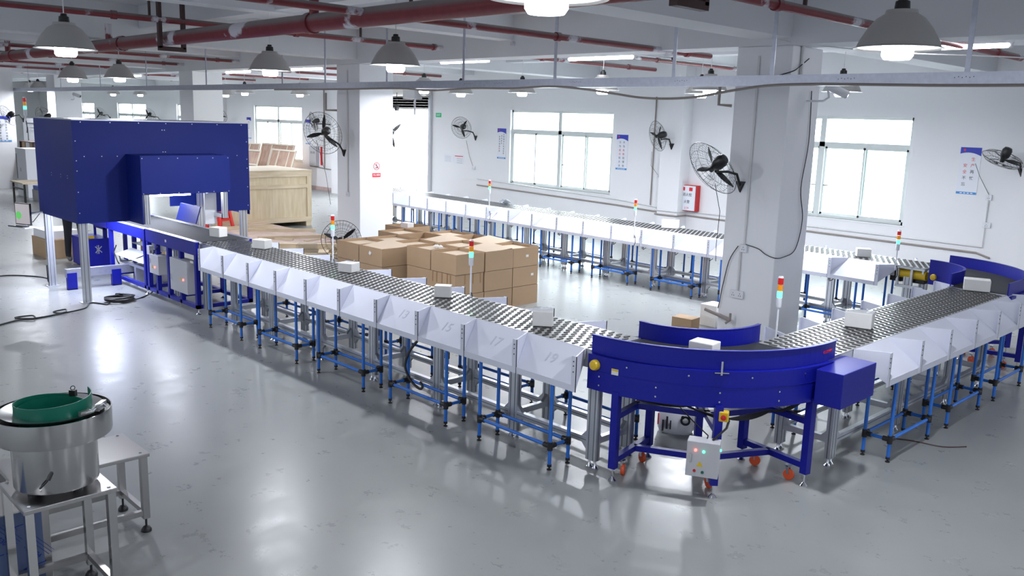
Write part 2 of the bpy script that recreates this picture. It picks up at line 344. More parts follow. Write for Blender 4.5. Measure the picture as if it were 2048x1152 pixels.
# roller door
root = bpy.data.objects.new('door_1', None); C.objects.link(root); root.location = ((door[0] + door[1]) / 2, YW - 0.02, 0); root['kind'] = 'structure'
h = (door[1] - door[0]) / 2
f = MB(); f.box(h, h + 0.09, -0.05, 0.02, 0, 2.95); f.box(-h - 0.09, -h, -0.05, 0.02, 0, 2.95); f.build('door_track', 'alu', root)
s = MB()
for k in range(6): s.box(-h, h, 0.0, 0.03, 2.60 + k * 0.07, 2.655 + k * 0.07)
s.box(-h, h, 0.0, 0.02, 2.55, 3.05); s.build('shutter', 'shutter', root)
s = MB().tube([(-h - 0.1, -0.14, 3.02), (h + 0.1, -0.14, 3.02)], 0.13, 16); s.build('shutter_roll', 'shutter', root)
s = MB(); s.box(h - 0.62, h - 0.12, -0.42, -0.16, 2.82, 3.05); s.box(h - 0.3, h - 0.26, -0.3, -0.26, 2.4, 2.82); s.build('shutter_motor', 'greyp', root)
s = MB(); s.tube([(h - 1.05, -0.3, 2.98), (h - 1.05, -0.3, 2.66)], 0.008); s.box(h - 1.1, h - 1.0, -0.34, -0.26, 2.5, 2.66); s.build('pull_box', 'blackp', root)
# ------------------------------------------------------------------ outside
struct(MB().box(-90, 30, YW + 0.3, 75, -0.25, -0.12).build('ground', 'asphalt'))
b = MB(); b.box(-70, -32, 52, 60, -0.12, 3.2); bb = b.build('far_building', 'build'); tag(bb, 'pale building across the yard seen through the left windows', 'building')
b = MB(); b.box(-30, 10, 40, 46, -0.12, 1.9); bb = b.build('yard_wall', 'build'); tag(bb, 'low pale wall beyond the two right windows', 'wall')
def car(loc, rz, m, label):
    t = thing('car', label, 'car', loc, rz)
    prof = [(-2.2, 0.25), (-2.25, 0.7), (-1.9, 0.95), (-1.2, 1.0), (-0.5, 1.42), (0.8, 1.45), (1.5, 1.0), (2.1, 0.9), (2.25, 0.6), (2.2, 0.25)]
    b = MB(); n = len(prof)
    for sc_, y in ((0.9, -0.85), (1.0, -0.6)): pass
    rings = [(-0.88, 0.94), (-0.8, 1.0), (0.8, 1.0), (0.88, 0.94)]
    vs = [(x * q, y, 0.25 + (z - 0.25) * (q if z < 1.05 else q * 0.97)) for y, q in rings for x, z in prof]
    fs = [(k * n + i, k * n + (i + 1) % n, (k + 1) * n + (i + 1) % n, (k + 1) * n + i) for k in range(3) for i in range(n)] + [tuple(range(n))[::-1], tuple(range(3 * n, 4 * n))]
    b.add(vs, fs); b.build('body', m, t, bevel=0.05)
    g = MB()
    for y in (-0.885, 0.865): g.add([(-1.05, y, 1.0), (1.25, y, 1.0), (0.75, y, 1.36), (-0.45, y, 1.36), (-1.05, y + 0.02, 1.0), (1.25, y + 0.02, 1.0), (0.75, y + 0.02, 1.36), (-0.45, y + 0.02, 1.36)], [(0, 1, 2, 3), (7, 6, 5, 4), (0, 4, 5, 1), (1, 5, 6, 2), (2, 6, 7, 3), (3, 7, 4, 0)])
    g.build('side_window', 'glassd', t)
    for x in (-1.35, 1.35):
        for y in (-0.86, 0.86):
            wl = MB(); wl.lathe([(0.2, -0.1), (0.31, -0.1), (0.33, -0.07), (0.33, 0.07), (0.31, 0.1), (0.2, 0.1)], (x, y, 0.31), 24, (0, 1, 0), closed=True); wo = wl.build('wheel', 'black', t)
            r = MB(); r.disc((x, y - 0.09, 0.31), 0.05, 0.18, 12, (0, 1, 0))
            for k in range(5):
                a = k * 2 * PI / 5; r.beam((x, y - (0.08 if y < 0 else -0.08), 0.31), (x + 0.2 * math.cos(a), y - (0.08 if y < 0 else -0.08), 0.31 + 0.2 * math.sin(a)), 0.05, 0.04, (0, 1, 0))
            r.torus((x, y - (0.09 if y < 0 else -0.09), 0.31), 0.2, 0.015, (0, 1, 0)); r.build('rim', 'alu', wo)
car((-24.2, 18.1, -0.12), math.radians(158), 'carw', 'white car parked just outside the open shutter door')
car((-37.2, 32.2, -0.12), math.radians(150), 'carg', 'dark car farther off in the yard behind the white one')
# ------------------------------------------------------------------ sorter conveyors
DZ = 0.85; DW = 0.52; P = 0.5555
def level_foot(mb, x, y, h=0.07, r=0.03):
    mb.lathe([(0.0005, 0), (r, 0.0), (r, 0.008), (r * 0.5, 0.022), (0.009, 0.028), (0.009, h)], (x, y, 0), 12)
def profile_leg(mb, x, y, wx, wy, z0, z1):
    mb.mi = 0; mb.box(x - wx / 2, x + wx / 2, y - wy / 2, y + wy / 2, z0, z1)
    mb.mi = 1; k = max(1, round(wx / 0.045))
    for i in range(k):
        cx = x - wx / 2 + wx * (i + 0.5) / k
        mb.box(cx - 0.0045, cx + 0.0045, y - wy / 2 - 0.0008, y + wy / 2 + 0.0008, z0 + 0.002, z1 - 0.002)
    for sy in ((0,) if wy < 0.06 else (-1, 1)): mb.box(x - wx / 2 - 0.0008, x + wx / 2 + 0.0008, y + sy * wy / 4 - 0.0045, y + sy * wy / 4 + 0.0045, z0 + 0.002, z1 - 0.002)
    mb.mi = 0
def sorter(name, label, loc, rz, L, legs, span, bay=0):
    t = thing(name, label, 'conveyor', loc, rz)
    MB().box(0, L, 0, DW, DZ - 0.012, DZ).build('deck_plate', 'deck', t)
    f = MB()
    for y in (0.0, DW - 0.03): f.box(bay if y > 0 else 0, L, y, y + 0.03, DZ - 0.13, DZ - 0.012)
    if bay: f.box(0, bay, DW - 0.03, DW, DZ - 0.035, DZ - 0.012)
    for x in [0.02 + i * (L - 0.06) / round(L / P) for i in range(round(L / P) + 1)]: f.box(x, x + 0.02, 0.03, DW - 0.03, DZ - 0.1, DZ - 0.012)
    f.build('side_frame', 'alu', t)
    m = MB(); k = int(L / P)
    for i in range(k): m.box(i * P + 0.12 + bay * 0.5, i * P + 0.42, 0.08, DW - 0.08, DZ - 0.20, DZ - 0.1)
    m.build('wheel_module', 'blackp', t)
    # swivel wheels showing in the slots
    def slot(mb, x, y):
        l, wd, n = 0.031, 0.0115, 5; z0, z1 = DZ, DZ + 0.0035
        pts = [(x + wd * math.cos(a), y + l - wd + wd * math.sin(a)) for a in [PI * i / n for i in range(n + 1)]] + [(x - wd * math.cos(a), y - l + wd - wd * math.sin(a)) for a in [PI * i / n for i in range(n + 1)]]
        mb.prism(pts, z0, z1)
    pos = []
    nx = int((L - 0.04) / 0.0355)
    for i in range(nx):
        for j in range(4):
            y = 0.045 + (2 * j + (i % 2)) * 0.0615
            pos.append((0.03 + i * 0.0355, y))
    wm = t.matrix_basis.copy(); rzM = Matrix.Rotation(rz, 4, 'Z'); near = sorted(pos, key=lambda q: (Vector(loc) + rzM @ Vector((q[0], q[1], 0))).length)
    mb = MB()
    for q in near[100:]: slot(mb, *q)
    tag(mb.build('wheels_far_along', 'black', t), kind='stuff')
    one = MB(); slot(one, 0, 0); first = one.build('wheel', 'black', t); first.location = (near[0][0], near[0][1], 0)
    for q in near[1:100]:
        c = first.copy(); c.parent = t; c.location = (q[0], q[1], 0); C.objects.link(c)
    for x in legs:
        for y in (0.05, span):
            lg = MB(); profile_leg(lg, x, y, 0.09, 0.045, 0.06, DZ - 0.13); lo = lg.build('leg', ['alu', 'aludark'], t)
            for dx in (-0.026, 0.026): ft = MB(); level_foot(ft, x + dx, y, 0.07, 0.024); ft.build('levelling_foot', 'chrome', lo)
        cr = MB(); cr.box(x - 0.02, x + 0.02, 0.072, span - 0.022, 0.17, 0.215)
        for y, sg in ((0.072, 1), (span - 0.022, -1)):
            cr.add([(x - 0.015, y, 0.215), (x + 0.015, y, 0.215), (x + 0.015, y + sg * 0.05, 0.215), (x - 0.015, y + sg * 0.05, 0.215), (x - 0.015, y, 0.265), (x + 0.015, y, 0.265)], [(0, 1, 2, 3), (0, 1, 5, 4), (2, 3, 4, 5), (0, 3, 4), (1, 2, 5)])
        cr.build('cross_rail', 'alu', t)
    for y in (0.05, span):
        r = MB()
        xs = sorted(legs)
        for a, b in zip(xs[:-1], xs[1:]):
            r.mi = 0; r.box(a + 0.045, b - 0.045, y - 0.02, y + 0.02, 0.17, 0.215)
            r.mi = 1; r.box(a + 0.046, b - 0.046, y - 0.0206, y + 0.0206, 0.189, 0.196); r.mi = 0
            for x, sg in ((a + 0.045, 1), (b - 0.045, -1)):
                for z, sz in ((0.215, 1), (0.17, -1)):
                    r.add([(x, y - 0.015, z), (x, y + 0.015, z), (x + sg * 0.05, y + 0.015, z), (x + sg * 0.05, y - 0.015, z), (x, y - 0.015, z + sz * 0.05), (x, y + 0.015, z + sz * 0.05)], [(0, 1, 2, 3), (0, 1, 5, 4), (2, 3, 4, 5), (0, 3, 4), (1, 2, 5)])
        r.build('long_rail', ['alu', 'aludark'], t)
    return t
A0 = (-9.64, 4.33, 0); B0 = (-2.55, 5.42, 0)
cang = math.radians(180 - 2.86); C0 = (-3.66, 10.53, 0)
SA = sorter('sorter_conveyor', 'hood sorter, long wheeled conveyor running out of the blue hood', A0, 0, 5.98, [0.72, 1.58, 2.5, 3.38, 4.3, 5.2, 6.01 - 0.03], 0.42)
SB = sorter('sorter_conveyor', 'short sorter, wheeled conveyor joining the two blue curves', B0, PI / 2, 3.62, [0.3, 1.4, 2.45, 3.3], 0.44)
SC = sorter('sorter_conveyor', 'window sorter, wheeled conveyor along the windowed wall, with yellow drum', C0, cang, 11.6, [0.2 + 0.93 * i for i in range(13)], 0.46, 0.34)
# chutes ----------------------------------------------------------
SK, OUT, ZL = 0.11, 0.215, 0.655
def chute_meshes(p, sk, sgn):
    t = thing('discharge_chute', None, 'chute')
    o = OUT * -sgn
    def P3(x, y, z): return (x, y * -sgn, z)
    th = 0.004
    b = MB(); g = 0.006
    q = [(g, 0, DZ - 0.001), (p - g, 0, DZ - 0.001), (p + sk - g, OUT, ZL), (sk + g, OUT, ZL)]
    # slide surface, lip and its return
    top = [P3(*v) for v in q]; bot = [P3(v[0], v[1], v[2] - th) for v in q]
    b.add(top + bot, [(0, 1, 2, 3), (7, 6, 5, 4), (0, 4, 5, 1), (1, 5, 6, 2), (3, 2, 6, 7), (0, 3, 7, 4)])
    pn = b.build('slide_panel', 'film', t)
    l = MB(); a = [P3(sk + g, OUT, ZL), P3(p + sk - g, OUT, ZL), P3(p + sk - g, OUT + 0.004, ZL), P3(sk + g, OUT + 0.004, ZL)]
    l.hexa([(x, y, z - 0.045) for x, y, z in a] + a); l.build('front_lip', 'film', t)
    return t
def divider_mesh(sk, sgn, parent, x=0.0):
    def P3(x_, y, z): return (x + x_, y * -sgn, z)
    w_ = 0.004; b = MB(); b.mi = 0
    pts = [(0, 0.0, DZ + 0.002), (sk, OUT, DZ + 0.002), (sk, OUT, ZL - 0.045), (sk, OUT - 0.002, ZL - 0.03), (0, 0, DZ - 0.06)]
    L_ = [P3(a - w_, y, z) for a, y, z in pts]; R_ = [P3(a + w_, y, z) for a, y, z in pts]; n = len(pts)
    b.add(L_ + R_, [tuple(range(n))[::-1], tuple(range(n, 2 * n))] + [(i, (i + 1) % n, n + (i + 1) % n, n + i) for i in range(n)])
    # folded flange at the front
    fl = [P3(sk - 0.034, OUT + 0.001, 0), P3(sk + w_, OUT + 0.001, 0), P3(sk + w_, OUT + 0.006, 0), P3(sk - 0.034, OUT + 0.006, 0)]
    b.hexa([(a, y, ZL - 0.045) for a, y, z in fl] + [(a, y, DZ + 0.002) for a, y, z in fl])
    b.mi = 1
    # dark gap line along the edge and bolt heads
    b.hexa([(a, y + (-sgn) * 0.0002, ZL - 0.045) for a, y in [(q[0], q[1]) for q in [P3(sk + w_, OUT + 0.0005, 0), P3(sk + w_ + 0.003, OUT + 0.0005, 0), P3(sk + w_ + 0.003, OUT + 0.0066, 0), P3(sk + w_, OUT + 0.0066, 0)]]] +
           [(a, y + (-sgn) * 0.0002, DZ + 0.002) for a, y in [(q[0], q[1]) for q in [P3(sk + w_, OUT + 0.0005, 0), P3(sk + w_ + 0.003, OUT + 0.0005, 0), P3(sk + w_ + 0.003, OUT + 0.0066, 0), P3(sk + w_, OUT + 0.0066, 0)]]])
    for z in (DZ - 0.035, DZ - 0.065, DZ - 0.105): b.disc(P3(sk - 0.016, OUT + 0.006, z), 0.0045, 0.003, 8, (0, -sgn, 0))
    return b.build('divider_plate', ['film', 'blackp'], parent)
def row(loc, rz, n, p, sk, sgn, x0, y0, labeler, group, enddiv=True):
    R = Matrix.Translation(Vector(loc)) @ Matrix.Rotation(rz, 4, 'Z'); out = []
    proto = chute_meshes(p, sk, sgn); divider_mesh(sk, sgn, proto)
    for k in range(n):
        t = proto if k == 0 else dup(proto)
        t.matrix_basis = Matrix.Translation(R @ Vector((x0 + p * k, y0, 0))) @ Matrix.Rotation(rz, 4, 'Z')
        t['label'] = labeler(k); t['group'] = group; out.append(t)
    if enddiv: divider_mesh(sk, sgn, out[-1], p)
    return out
def cn(k, n): return ORD[k] + ' of ' + str(n)
xa = 0.364
chA = row(A0, 0, 10, P, SK, 1, xa, -0.003, lambda k: '%s white chute from the hood, aisle side of the hood sorter' % ORD[k] if k < 7 else ('white chute with a handwritten 15, above the looping black hose', 'white chute marked seventeen by hand, second before the caster curve', 'white chute with a pencilled 19 touching the caster curve')[k - 7], 'near chutes of the long sorter')
chAf = row(A0, 0, 10, P, SK, -1, xa, DW + 0.003, lambda k: '%s white chute from the hood, carton side of the hood sorter' % ORD[k], 'rear chutes of the long sorter')
chB = row(B0, PI / 2, 6, P, SK, 1, 0.39, -0.003, lambda k: '%s white chute from the caster curve, outer side of the short sorter' % ORD[k], 'outer chutes of the right sorter')
chBf = row(B0, PI / 2, 6, P, SK, -1, 0.39, DW + 0.003, lambda k: '%s white chute from the caster curve, column side of the short sorter' % ORD[k], 'inner chutes of the right sorter')
PC = 0.585
chC = row(C0, cang, 19, PC, 0.13, -1, 0.32, DW + 0.003, lambda k: '%s white chute from the yellow drum, carton side of the window sorter' % ORD[k], 'room side chutes of the far sorter')
chCf = row(C0, cang, 19, PC, 0.13, 1, 0.32, -0.003, lambda k: '%s white chute from the yellow drum, window side of the window sorter' % ORD[k], 'window side chutes of the far sorter')
for k in range(6, 10):
    sl = Vector((0, -OUT, ZL - DZ)).normalized(); slp = Vector((SK, -OUT, ZL - DZ)).normalized(); n = Vector((1, 0, 0)).cross(-sl)
    text(str(2 * k + 1), 0.115, 'pencil', chA[k], frame4((P / 2 + 0.06, -OUT * 0.5, (DZ + ZL) / 2) , (1, 0, 0), -sl) @ Matrix.Translation((0, 0, 0.0012)), 'handwritten_number', 0.0003)
# blue pipe stands ------------------------------------------------
def stand(d=0.72, dep=0.185, h=0.64):
    t = thing('chute_stand', None, 'stand')
    r = 0.0135
    for x in (-d / 2, d / 2):
        for y in (0, dep):
            lg = MB().tube([(x, y, 0.03), (x, y, h if y == 0 else h + 0.14)], r, 10).build('leg', 'tube', t)
            ft = MB(); ft.lathe([(0.0005, 0), (0.017, 0), (0.017, 0.006), (0.006, 0.012), (0.006, 0.022), (0.016, 0.022), (0.016, 0.04), (0.0005, 0.04)], (x, y, 0), 10); ft.build('foot', 'black', lg)
    for a, b in (((-d / 2, 0), (d / 2, 0)), ((-d / 2, dep), (d / 2, dep)), ((-d / 2, 0), (-d / 2, dep)), ((d / 2, 0), (d / 2, dep))):
        MB().tube([(a[0], a[1], 0.17), (b[0], b[1], 0.17)], r * 0.95, 10).build('lower_rail', 'tube', t)
    MB().tube([(-d / 2 - 0.12, 0.03, h - 0.01), (d / 2 + 0.12, 0.03, h - 0.01)], r * 0.9, 10).build('top_rail', 'tube', t)
    for x, sx in ((-d / 2, 1), (d / 2, -1)):
        for y, sy in ((0, 1), (dep, -1)):
            c = MB(); c.tube([(x, y, 0.14), (x, y, 0.2)], r * 1.45, 10); c.tube([(x, y, 0.17), (x + sx * 0.055, y, 0.17)], r * 1.4, 10); c.tube([(x, y, 0.17), (x, y + sy * 0.05, 0.17)], r * 1.4, 10); c.build('pipe_coupler', 'black', t)
    return t
st0 = stand(); used = [False]
def put_stand(x, y, rz, label, group, first=st0):
    t = first if not used[0] else dup(first)
    used[0] = True; t.location = (x, y, 0); t.rotation_euler = (0, 0, rz); t['label'] = label; t['group'] = group
def stands(loc, rz, n, p, x0, ys, flip, lab, group):
    R = Matrix.Translation(Vector(loc)) @ Matrix.Rotation(rz, 4, 'Z')
    for j in range(n):
        w_ = R @ Vector((x0 + 2 * p * j + p, ys, 0)); put_stand(w_.x, w_.y, rz + (PI if flip else 0), lab(j), group)
stands(A0, 0, 5, P, xa + SK - 0.02, -0.203, False, lambda j: '%s blue pipe stand from the hood, aisle side of the hood sorter' % ORD[j], 'near stands of the long sorter')
stands(A0, 0, 5, P, xa + SK, DW + 0.203, True, lambda j: '%s blue pipe stand from the hood, carton side of the hood sorter' % ORD[j], 'rear stands of the long sorter')
stands(B0, PI / 2, 3, P, 0.39 + SK, -0.20, False, lambda j: '%s blue pipe stand from the caster curve, outer side of the short sorter' % ORD[j], 'outer stands of the right sorter')
stands(B0, PI / 2, 3, P, 0.39 + SK, DW + 0.20, True, lambda j: '%s blue pipe stand from the caster curve, column side of the short sorter' % ORD[j], 'inner stands of the right sorter')
stands(C0, cang, 9, PC, 0.32 + 0.13, DW + 0.20, True, lambda j: '%s blue pipe stand from the yellow drum, carton side of the window sorter' % ORD[j], 'room side stands of the far sorter')
stands(C0, cang, 9, PC, 0.32 + 0.13, -0.20, False, lambda j: '%s blue pipe stand from the yellow drum, window side of the window sorter' % ORD[j], 'window side stands of the far sorter')
# yellow drum in the open end bay of the far sorter (part of it)
mo = MB(); mo.tube([(0.0, 0.44, 0.755), (0.33, 0.44, 0.755)], 0.055, 16); mo.build('drive_drum', 'yellow', SC)
mo = MB(); mo.box(0.02, 0.30, 0.36, 0.46, 0.66, 0.715); mo.build('drum_housing', 'blackp', SC)
mo = MB()
for x in (0.13, 0.29): mo.box(x, x + 0.025, DW - 0.03, DW, 0.62, DZ - 0.012)
mo.box(0.0, 0.32, DW - 0.03, DW, 0.60, 0.63); mo.build('bay_post', 'alu', SC)
for k in range(1, 18):
    x = 0.32 + PC * k + 0.08; mo = MB(); mo.tube([(x, DW + 0.12, 0.66), (x + 0.02, DW + 0.13, 0.585), (x + 0.06, DW + 0.13, 0.555), (x + 0.10, DW + 0.12, 0.60), (x + 0.11, DW + 0.11, 0.66)], 0.005, 5); mo.build('cable_loop', 'black', SC)
    MB().cbox((x + 0.07, DW + 0.13, 0.585), (0.03, 0.02, 0.045), 0.4, 0.5).build('photo_sensor', 'greyp', SC)
# ------------------------------------------------------------------ blue 90 degree curves
def caster(mb_parent, x, y, a):
    b = MB(); b.box(x - 0.02, x + 0.02, y - 0.018, y + 0.018, 0.095, 0.105); b.beam((x - 0.0, y - 0.016, 0.1), (x + 0.01, y - 0.016, 0.045), 0.018, 0.004); b.beam((x, y + 0.016, 0.1), (x + 0.01, y + 0.016, 0.045), 0.018, 0.004)
    o = b.build('caster_fork', 'chrome', mb_parent)
    wv = MB(); ax = (math.cos(a + PI / 2), math.sin(a + PI / 2), 0); c = Vector((x + 0.01, y, 0.038)) - Vector(ax) * 0.012
    wv.lathe([(0.0005, 0), (0.036, 0), (0.038, 0.004), (0.038, 0.02), (0.036, 0.024), (0.0005, 0.024)], c, 18, ax); wv.build('caster_wheel', 'orange', o)
def curve_unit(label, cx, cy, a0, a1, e0, e1, near=True):
    t = thing('curve_conveyor', label, 'conveyor', (cx, cy, 0)); c = (0, 0)
    ri, ro = 0.55, 1.10
    # belt with straight run-in pieces
    b = MB(); b.arc(c, ri + 0.01, ro - 0.01, DZ - 0.03, DZ - 0.004, a0, a1, 32); b.build('belt', 'belt', t)
    bs = MB()
    for a in (a0, a1):
        bs.tube([(ri * math.cos(a), ri * math.sin(a), DZ - 0.02), (ro * math.cos(a), ro * math.sin(a), DZ - 0.02)], 0.014, 12)
    bs.build('end_roller', 'chrome', t)
    g = MB(); g.arc(c, ro, ro + 0.012, DZ - 0.01, 0.965, a0 - e0, a1 + e1, 36); g.arc(c, ro - 0.004, ro + 0.022, 0.960, 0.966, a0 - e0, a1 + e1, 36); g.build('outer_guard', 'blue', t)
    g = MB(); g.arc(c, ri - 0.012, ri, DZ - 0.16, 0.965, a0 + 0.08 - 2 * e1, a1 - 0.02 + 2.2 * e1, 28); g.arc(c, ri - 0.022, ri + 0.004, 0.960, 0.966, a0 + 0.08 - 2 * e1, a1 - 0.02 + 2.2 * e1, 28); g.build('inner_guard', 'blue', t)
    g = MB(); g.arc(c, ro + 0.0, ro + 0.045, 0.60, DZ - 0.012, a0, a1, 36); g.arc(c, ro + 0.0, ro + 0.048, 0.735, 0.737, a0, a1, 36); g.build('outer_fascia', 'blue', t)
    bo = MB()
    for i in range(9):
        a = a0 + (a1 - a0) * (i + 0.5) / 9
        for z in ((0.80,) if i % 2 else (0.70, 0.64)): bo.disc(((ro + 0.045) * math.cos(a), (ro + 0.045) * math.sin(a), z), 0.006, 0.004, 8, (math.cos(a), math.sin(a), 0))
    am = (a0 + a1) / 2; bo.cbox(((ro + 0.05) * math.cos(am), (ro + 0.05) * math.sin(am), DZ + 0.01), (0.006, 0.012, 0.09), am)
    bo.cbox(((ro + 0.05) * math.cos(am), (ro + 0.05) * math.sin(am), DZ - 0.018), (0.02, 0.09, 0.006), am)
    bo.build('bolt_heads', 'chrome', t)
    # radial frames
    for i, a in enumerate((a0 + 0.20, am, a1 - 0.16)):
        d = Vector((math.cos(a), math.sin(a), 0)); po = d * (ro + (0.05 if i == 1 else 0.025)); pi_ = d * (ri + 0.04)
        for pt in (po, pi_):
            q = MB(); q.beam((pt.x, pt.y, 0.09), (pt.x, pt.y, 0.62 if pt is po else 0.70), 0.05, 0.05, tuple(d)); lo = q.build('leg', 'blue', t)
            ft = MB(); ft.lathe([(0.0005, 0), (0.028, 0.0), (0.028, 0.006), (0.012, 0.024), (0.007, 0.03), (0.007, 0.1)], (pt.x, pt.y, 0), 12); ft.build('levelling_foot', 'chrome', lo)
        q = MB(); pass
        for z_ in (0.145, 0.60, 0.45): MB().beam((po.x, po.y, z_), (pi_.x, pi_.y, z_), 0.04).build('cross_member', 'blue', t)
        pc = d * (ro - 0.11); caster(t, pc.x, pc.y, a + 0.3)
        pc = d * (ri + 0.15); caster(t, pc.x, pc.y, a + 0.9)
    q = MB(); rm = (ri + ro) / 2; pr_ = [Vector((math.cos(a), math.sin(a), 0)) * rm for a in (a0 + 0.20, am, a1 - 0.16)]
    for z in (0.145, 0.45):
        for u, v in zip(pr_[:-1], pr_[1:]): MB().beam((u.x, u.y, z), (v.x, v.y, z), 0.04).build('tie_rail', 'blue', t)
    # yellow end caps of the drive shafts
    for a, r in ((a0, ro + 0.045), (a1, ri - 0.01)):
        d = Vector((math.cos(a), math.sin(a), 0)); tn = Vector((-d.y, d.x, 0)) * (1 if a == a0 else -1)
        ctr = d * r + tn * 0.07 + Vector((0, 0, 0.775)); y = MB(); sgn_ = 1 if r > 1 else -1
        y.lathe([(0.0005, 0), (0.036, 0), (0.036, 0.02), (0.03, 0.035), (0.0005, 0.04)], ctr, 16, tuple(d * sgn_)); y.build('bearing_cap', 'yellow', t)
    s = MB(); a = a0 + 0.19; d = Vector((math.cos(a), math.sin(a), 0)); ctr = d * (ro + 0.047); s.cbox((ctr.x, ctr.y, 0.755), (0.003, 0.05, 0.04), a); so = s.build('warning_sticker', 'sticker', t)
    s = MB(); s.cbox((ctr.x + d.x * 0.001, ctr.y + d.y * 0.001, 0.768), (0.003, 0.048, 0.013), a); s.build('sticker_header', 'yellow', so)
    return t
CV1 = curve_unit('caster curve, blue curved belt conveyor with the grey control box', -3.65, 5.42, -PI / 2, 0, 0.0, 0.085, True)
CV2 = curve_unit('blue curved belt conveyor between the short sorter and the window sorter', -3.65, 9.43, 0, PI / 2 - 0.03, 0.0, 0.0, False)
# run-in extension of curve 2 and drive box of curve 1
e = MB(); e.box(1.10, 1.112, -0.40, 0.0, DZ - 0.01, 0.965); e.box(1.10, 1.145, -0.40, 0.0, 0.60, DZ - 0.012); e.build('run_in_guard', 'blue', CV2)
e = MB(); e.box(0.56, 1.09, -0.40, 0.0, DZ - 0.03, DZ - 0.004); e.build('run_in_belt', 'belt', CV2)
e = MB(); e.box(0.538, 0.55, -0.28, 0.05, DZ - 0.16, 0.965); e.build('run_in_inner_guard', 'blue', CV2)
e = MB().prism([(1.148, -0.235), (1.33, -0.235), (1.33, 0.245), (1.106, 0.245), (1.106, 0.003), (1.148, 0.003)], 0.60, 0.83); e.build('drive_cover', 'blue', CV1, bevel=0.004)
text('GOSUNM', 0.028, 'pink', CV1, frame4((1.1005 + 0.0135, -0.03, 0.905), (0, 1, 0), (0, 0, 1)), 'red_logo')
# control box on the near curve
am = -PI / 4
cb = MB(); cb.cbox((0.80, -0.93, 0.30), (0.20, 0.10, 0.23), math.radians(28)); co = cb.build('control_box', 'greyp', CV1, bevel=0.004)
R = Matrix.Translation((0.80, -0.93, 0.30)) @ Matrix.Rotation(math.radians(28), 4, 'Z')
def onbox(x, z, r, m, nm, h=0.012):
    b = MB(); b.T = R; b.lathe([(0.0005, 0), (r, 0), (r, h * 0.6), (r * 0.6, h), (0.0005, h)], (x, -0.05, z), 14, (0, -1, 0)); b.build(nm, m, co)
onbox(-0.045, 0.06, 0.009, 'redlamp', 'red_pilot_lamp'); onbox(0.005, 0.055, 0.009, 'grn_on', 'green_pilot_lamp')
onbox(-0.045, -0.075, 0.009, 'red', 'red_button'); onbox(0.005, -0.08, 0.009, 'green', 'green_button')
b = MB(); b.T = R; b.add([(-0.035, -0.0515, -0.045), (0.005, -0.0515, -0.045), (-0.015, -0.0515, -0.01), (-0.035, -0.05, -0.045), (0.005, -0.05, -0.045), (-0.015, -0.05, -0.01)], [(0, 1, 2), (5, 4, 3), (0, 3, 4, 1), (1, 4, 5, 2), (2, 5, 3, 0)]); b.build('warning_triangle', 'yellow', co)
b = MB(); b.T = R; b.box(-0.078, -0.068, -0.058, -0.05, -0.02, 0.035); b.build('door_latch', 'chrome', co)
b = MB(); b.T = R; b.lathe([(0.0005, 0), (0.009, 0), (0.009, 0.008), (0.0005, 0.01)], (0.1, 0.0, 0.06), 12, (1, 0, 0)); b.build('side_green_lamp', 'grn_on', co)
eb = MB(); eb.cbox((0.845, -0.80, 0.555), (0.06, 0.05, 0.065), math.radians(28)); eo = eb.build('emergency_stop', 'yellow', CV1, bevel=0.006)
R2 = Matrix.Translation((0.845, -0.80, 0.555)) @ Matrix.Rotation(math.radians(28), 4, 'Z')
b = MB(); b.T = R2; b.lathe([(0.0005, 0), (0.008, 0), (0.008, 0.01), (0.017, 0.012), (0.017, 0.02), (0.0005, 0.023)], (0, -0.025, 0), 14, (0, -1, 0)); b.build('red_mushroom_button', 'red', eo)
# cables slung under the near curve
cbs = MB()
def sag(a, b, s, n=10): a = Vector(a); b = Vector(b); return [a.lerp(b, i / n) - Vector((0, 0, s * 4 * (i / n) * (1 - i / n))) for i in range(n + 1)]
for k in range(5):
    z = 0.60 - 0.008 * k
    cbs.tube(sag((0.18, -1.05 + 0.02 * k, z), (0.45 + 0.02 * k, -0.72, 0.52), 0.03), 0.006, 6)
    cbs.tube(sag((0.45 + 0.02 * k, -0.72, 0.52), (0.80, -0.74, 0.50 + 0.008 * k), 0.012 * k / 3), 0.006, 6)
    cbs.tube(sag((0.80, -0.74, 0.50 + 0.006 * k), (0.88, -0.28, 0.49), 0.01 * k), 0.007, 6)
    cbs.tube(sag((0.88, -0.28, 0.49), (0.98, 0.05, 0.60 - 0.01 * k), 0.05), 0.006, 6)
cbs.tube([(0.86, -0.76, 0.52), (0.87, -0.80, 0.48), (0.86, -0.86, 0.45), (0.84, -0.90, 0.415)], 0.008, 6)
cbs.tube([(0.45, -0.72, 0.50), (0.62, -0.8, 0.46), (0.78, -0.86, 0.42), (0.80, -0.9, 0.415)], 0.004, 6)
cbs.build('cable_loom', 'black', CV1)
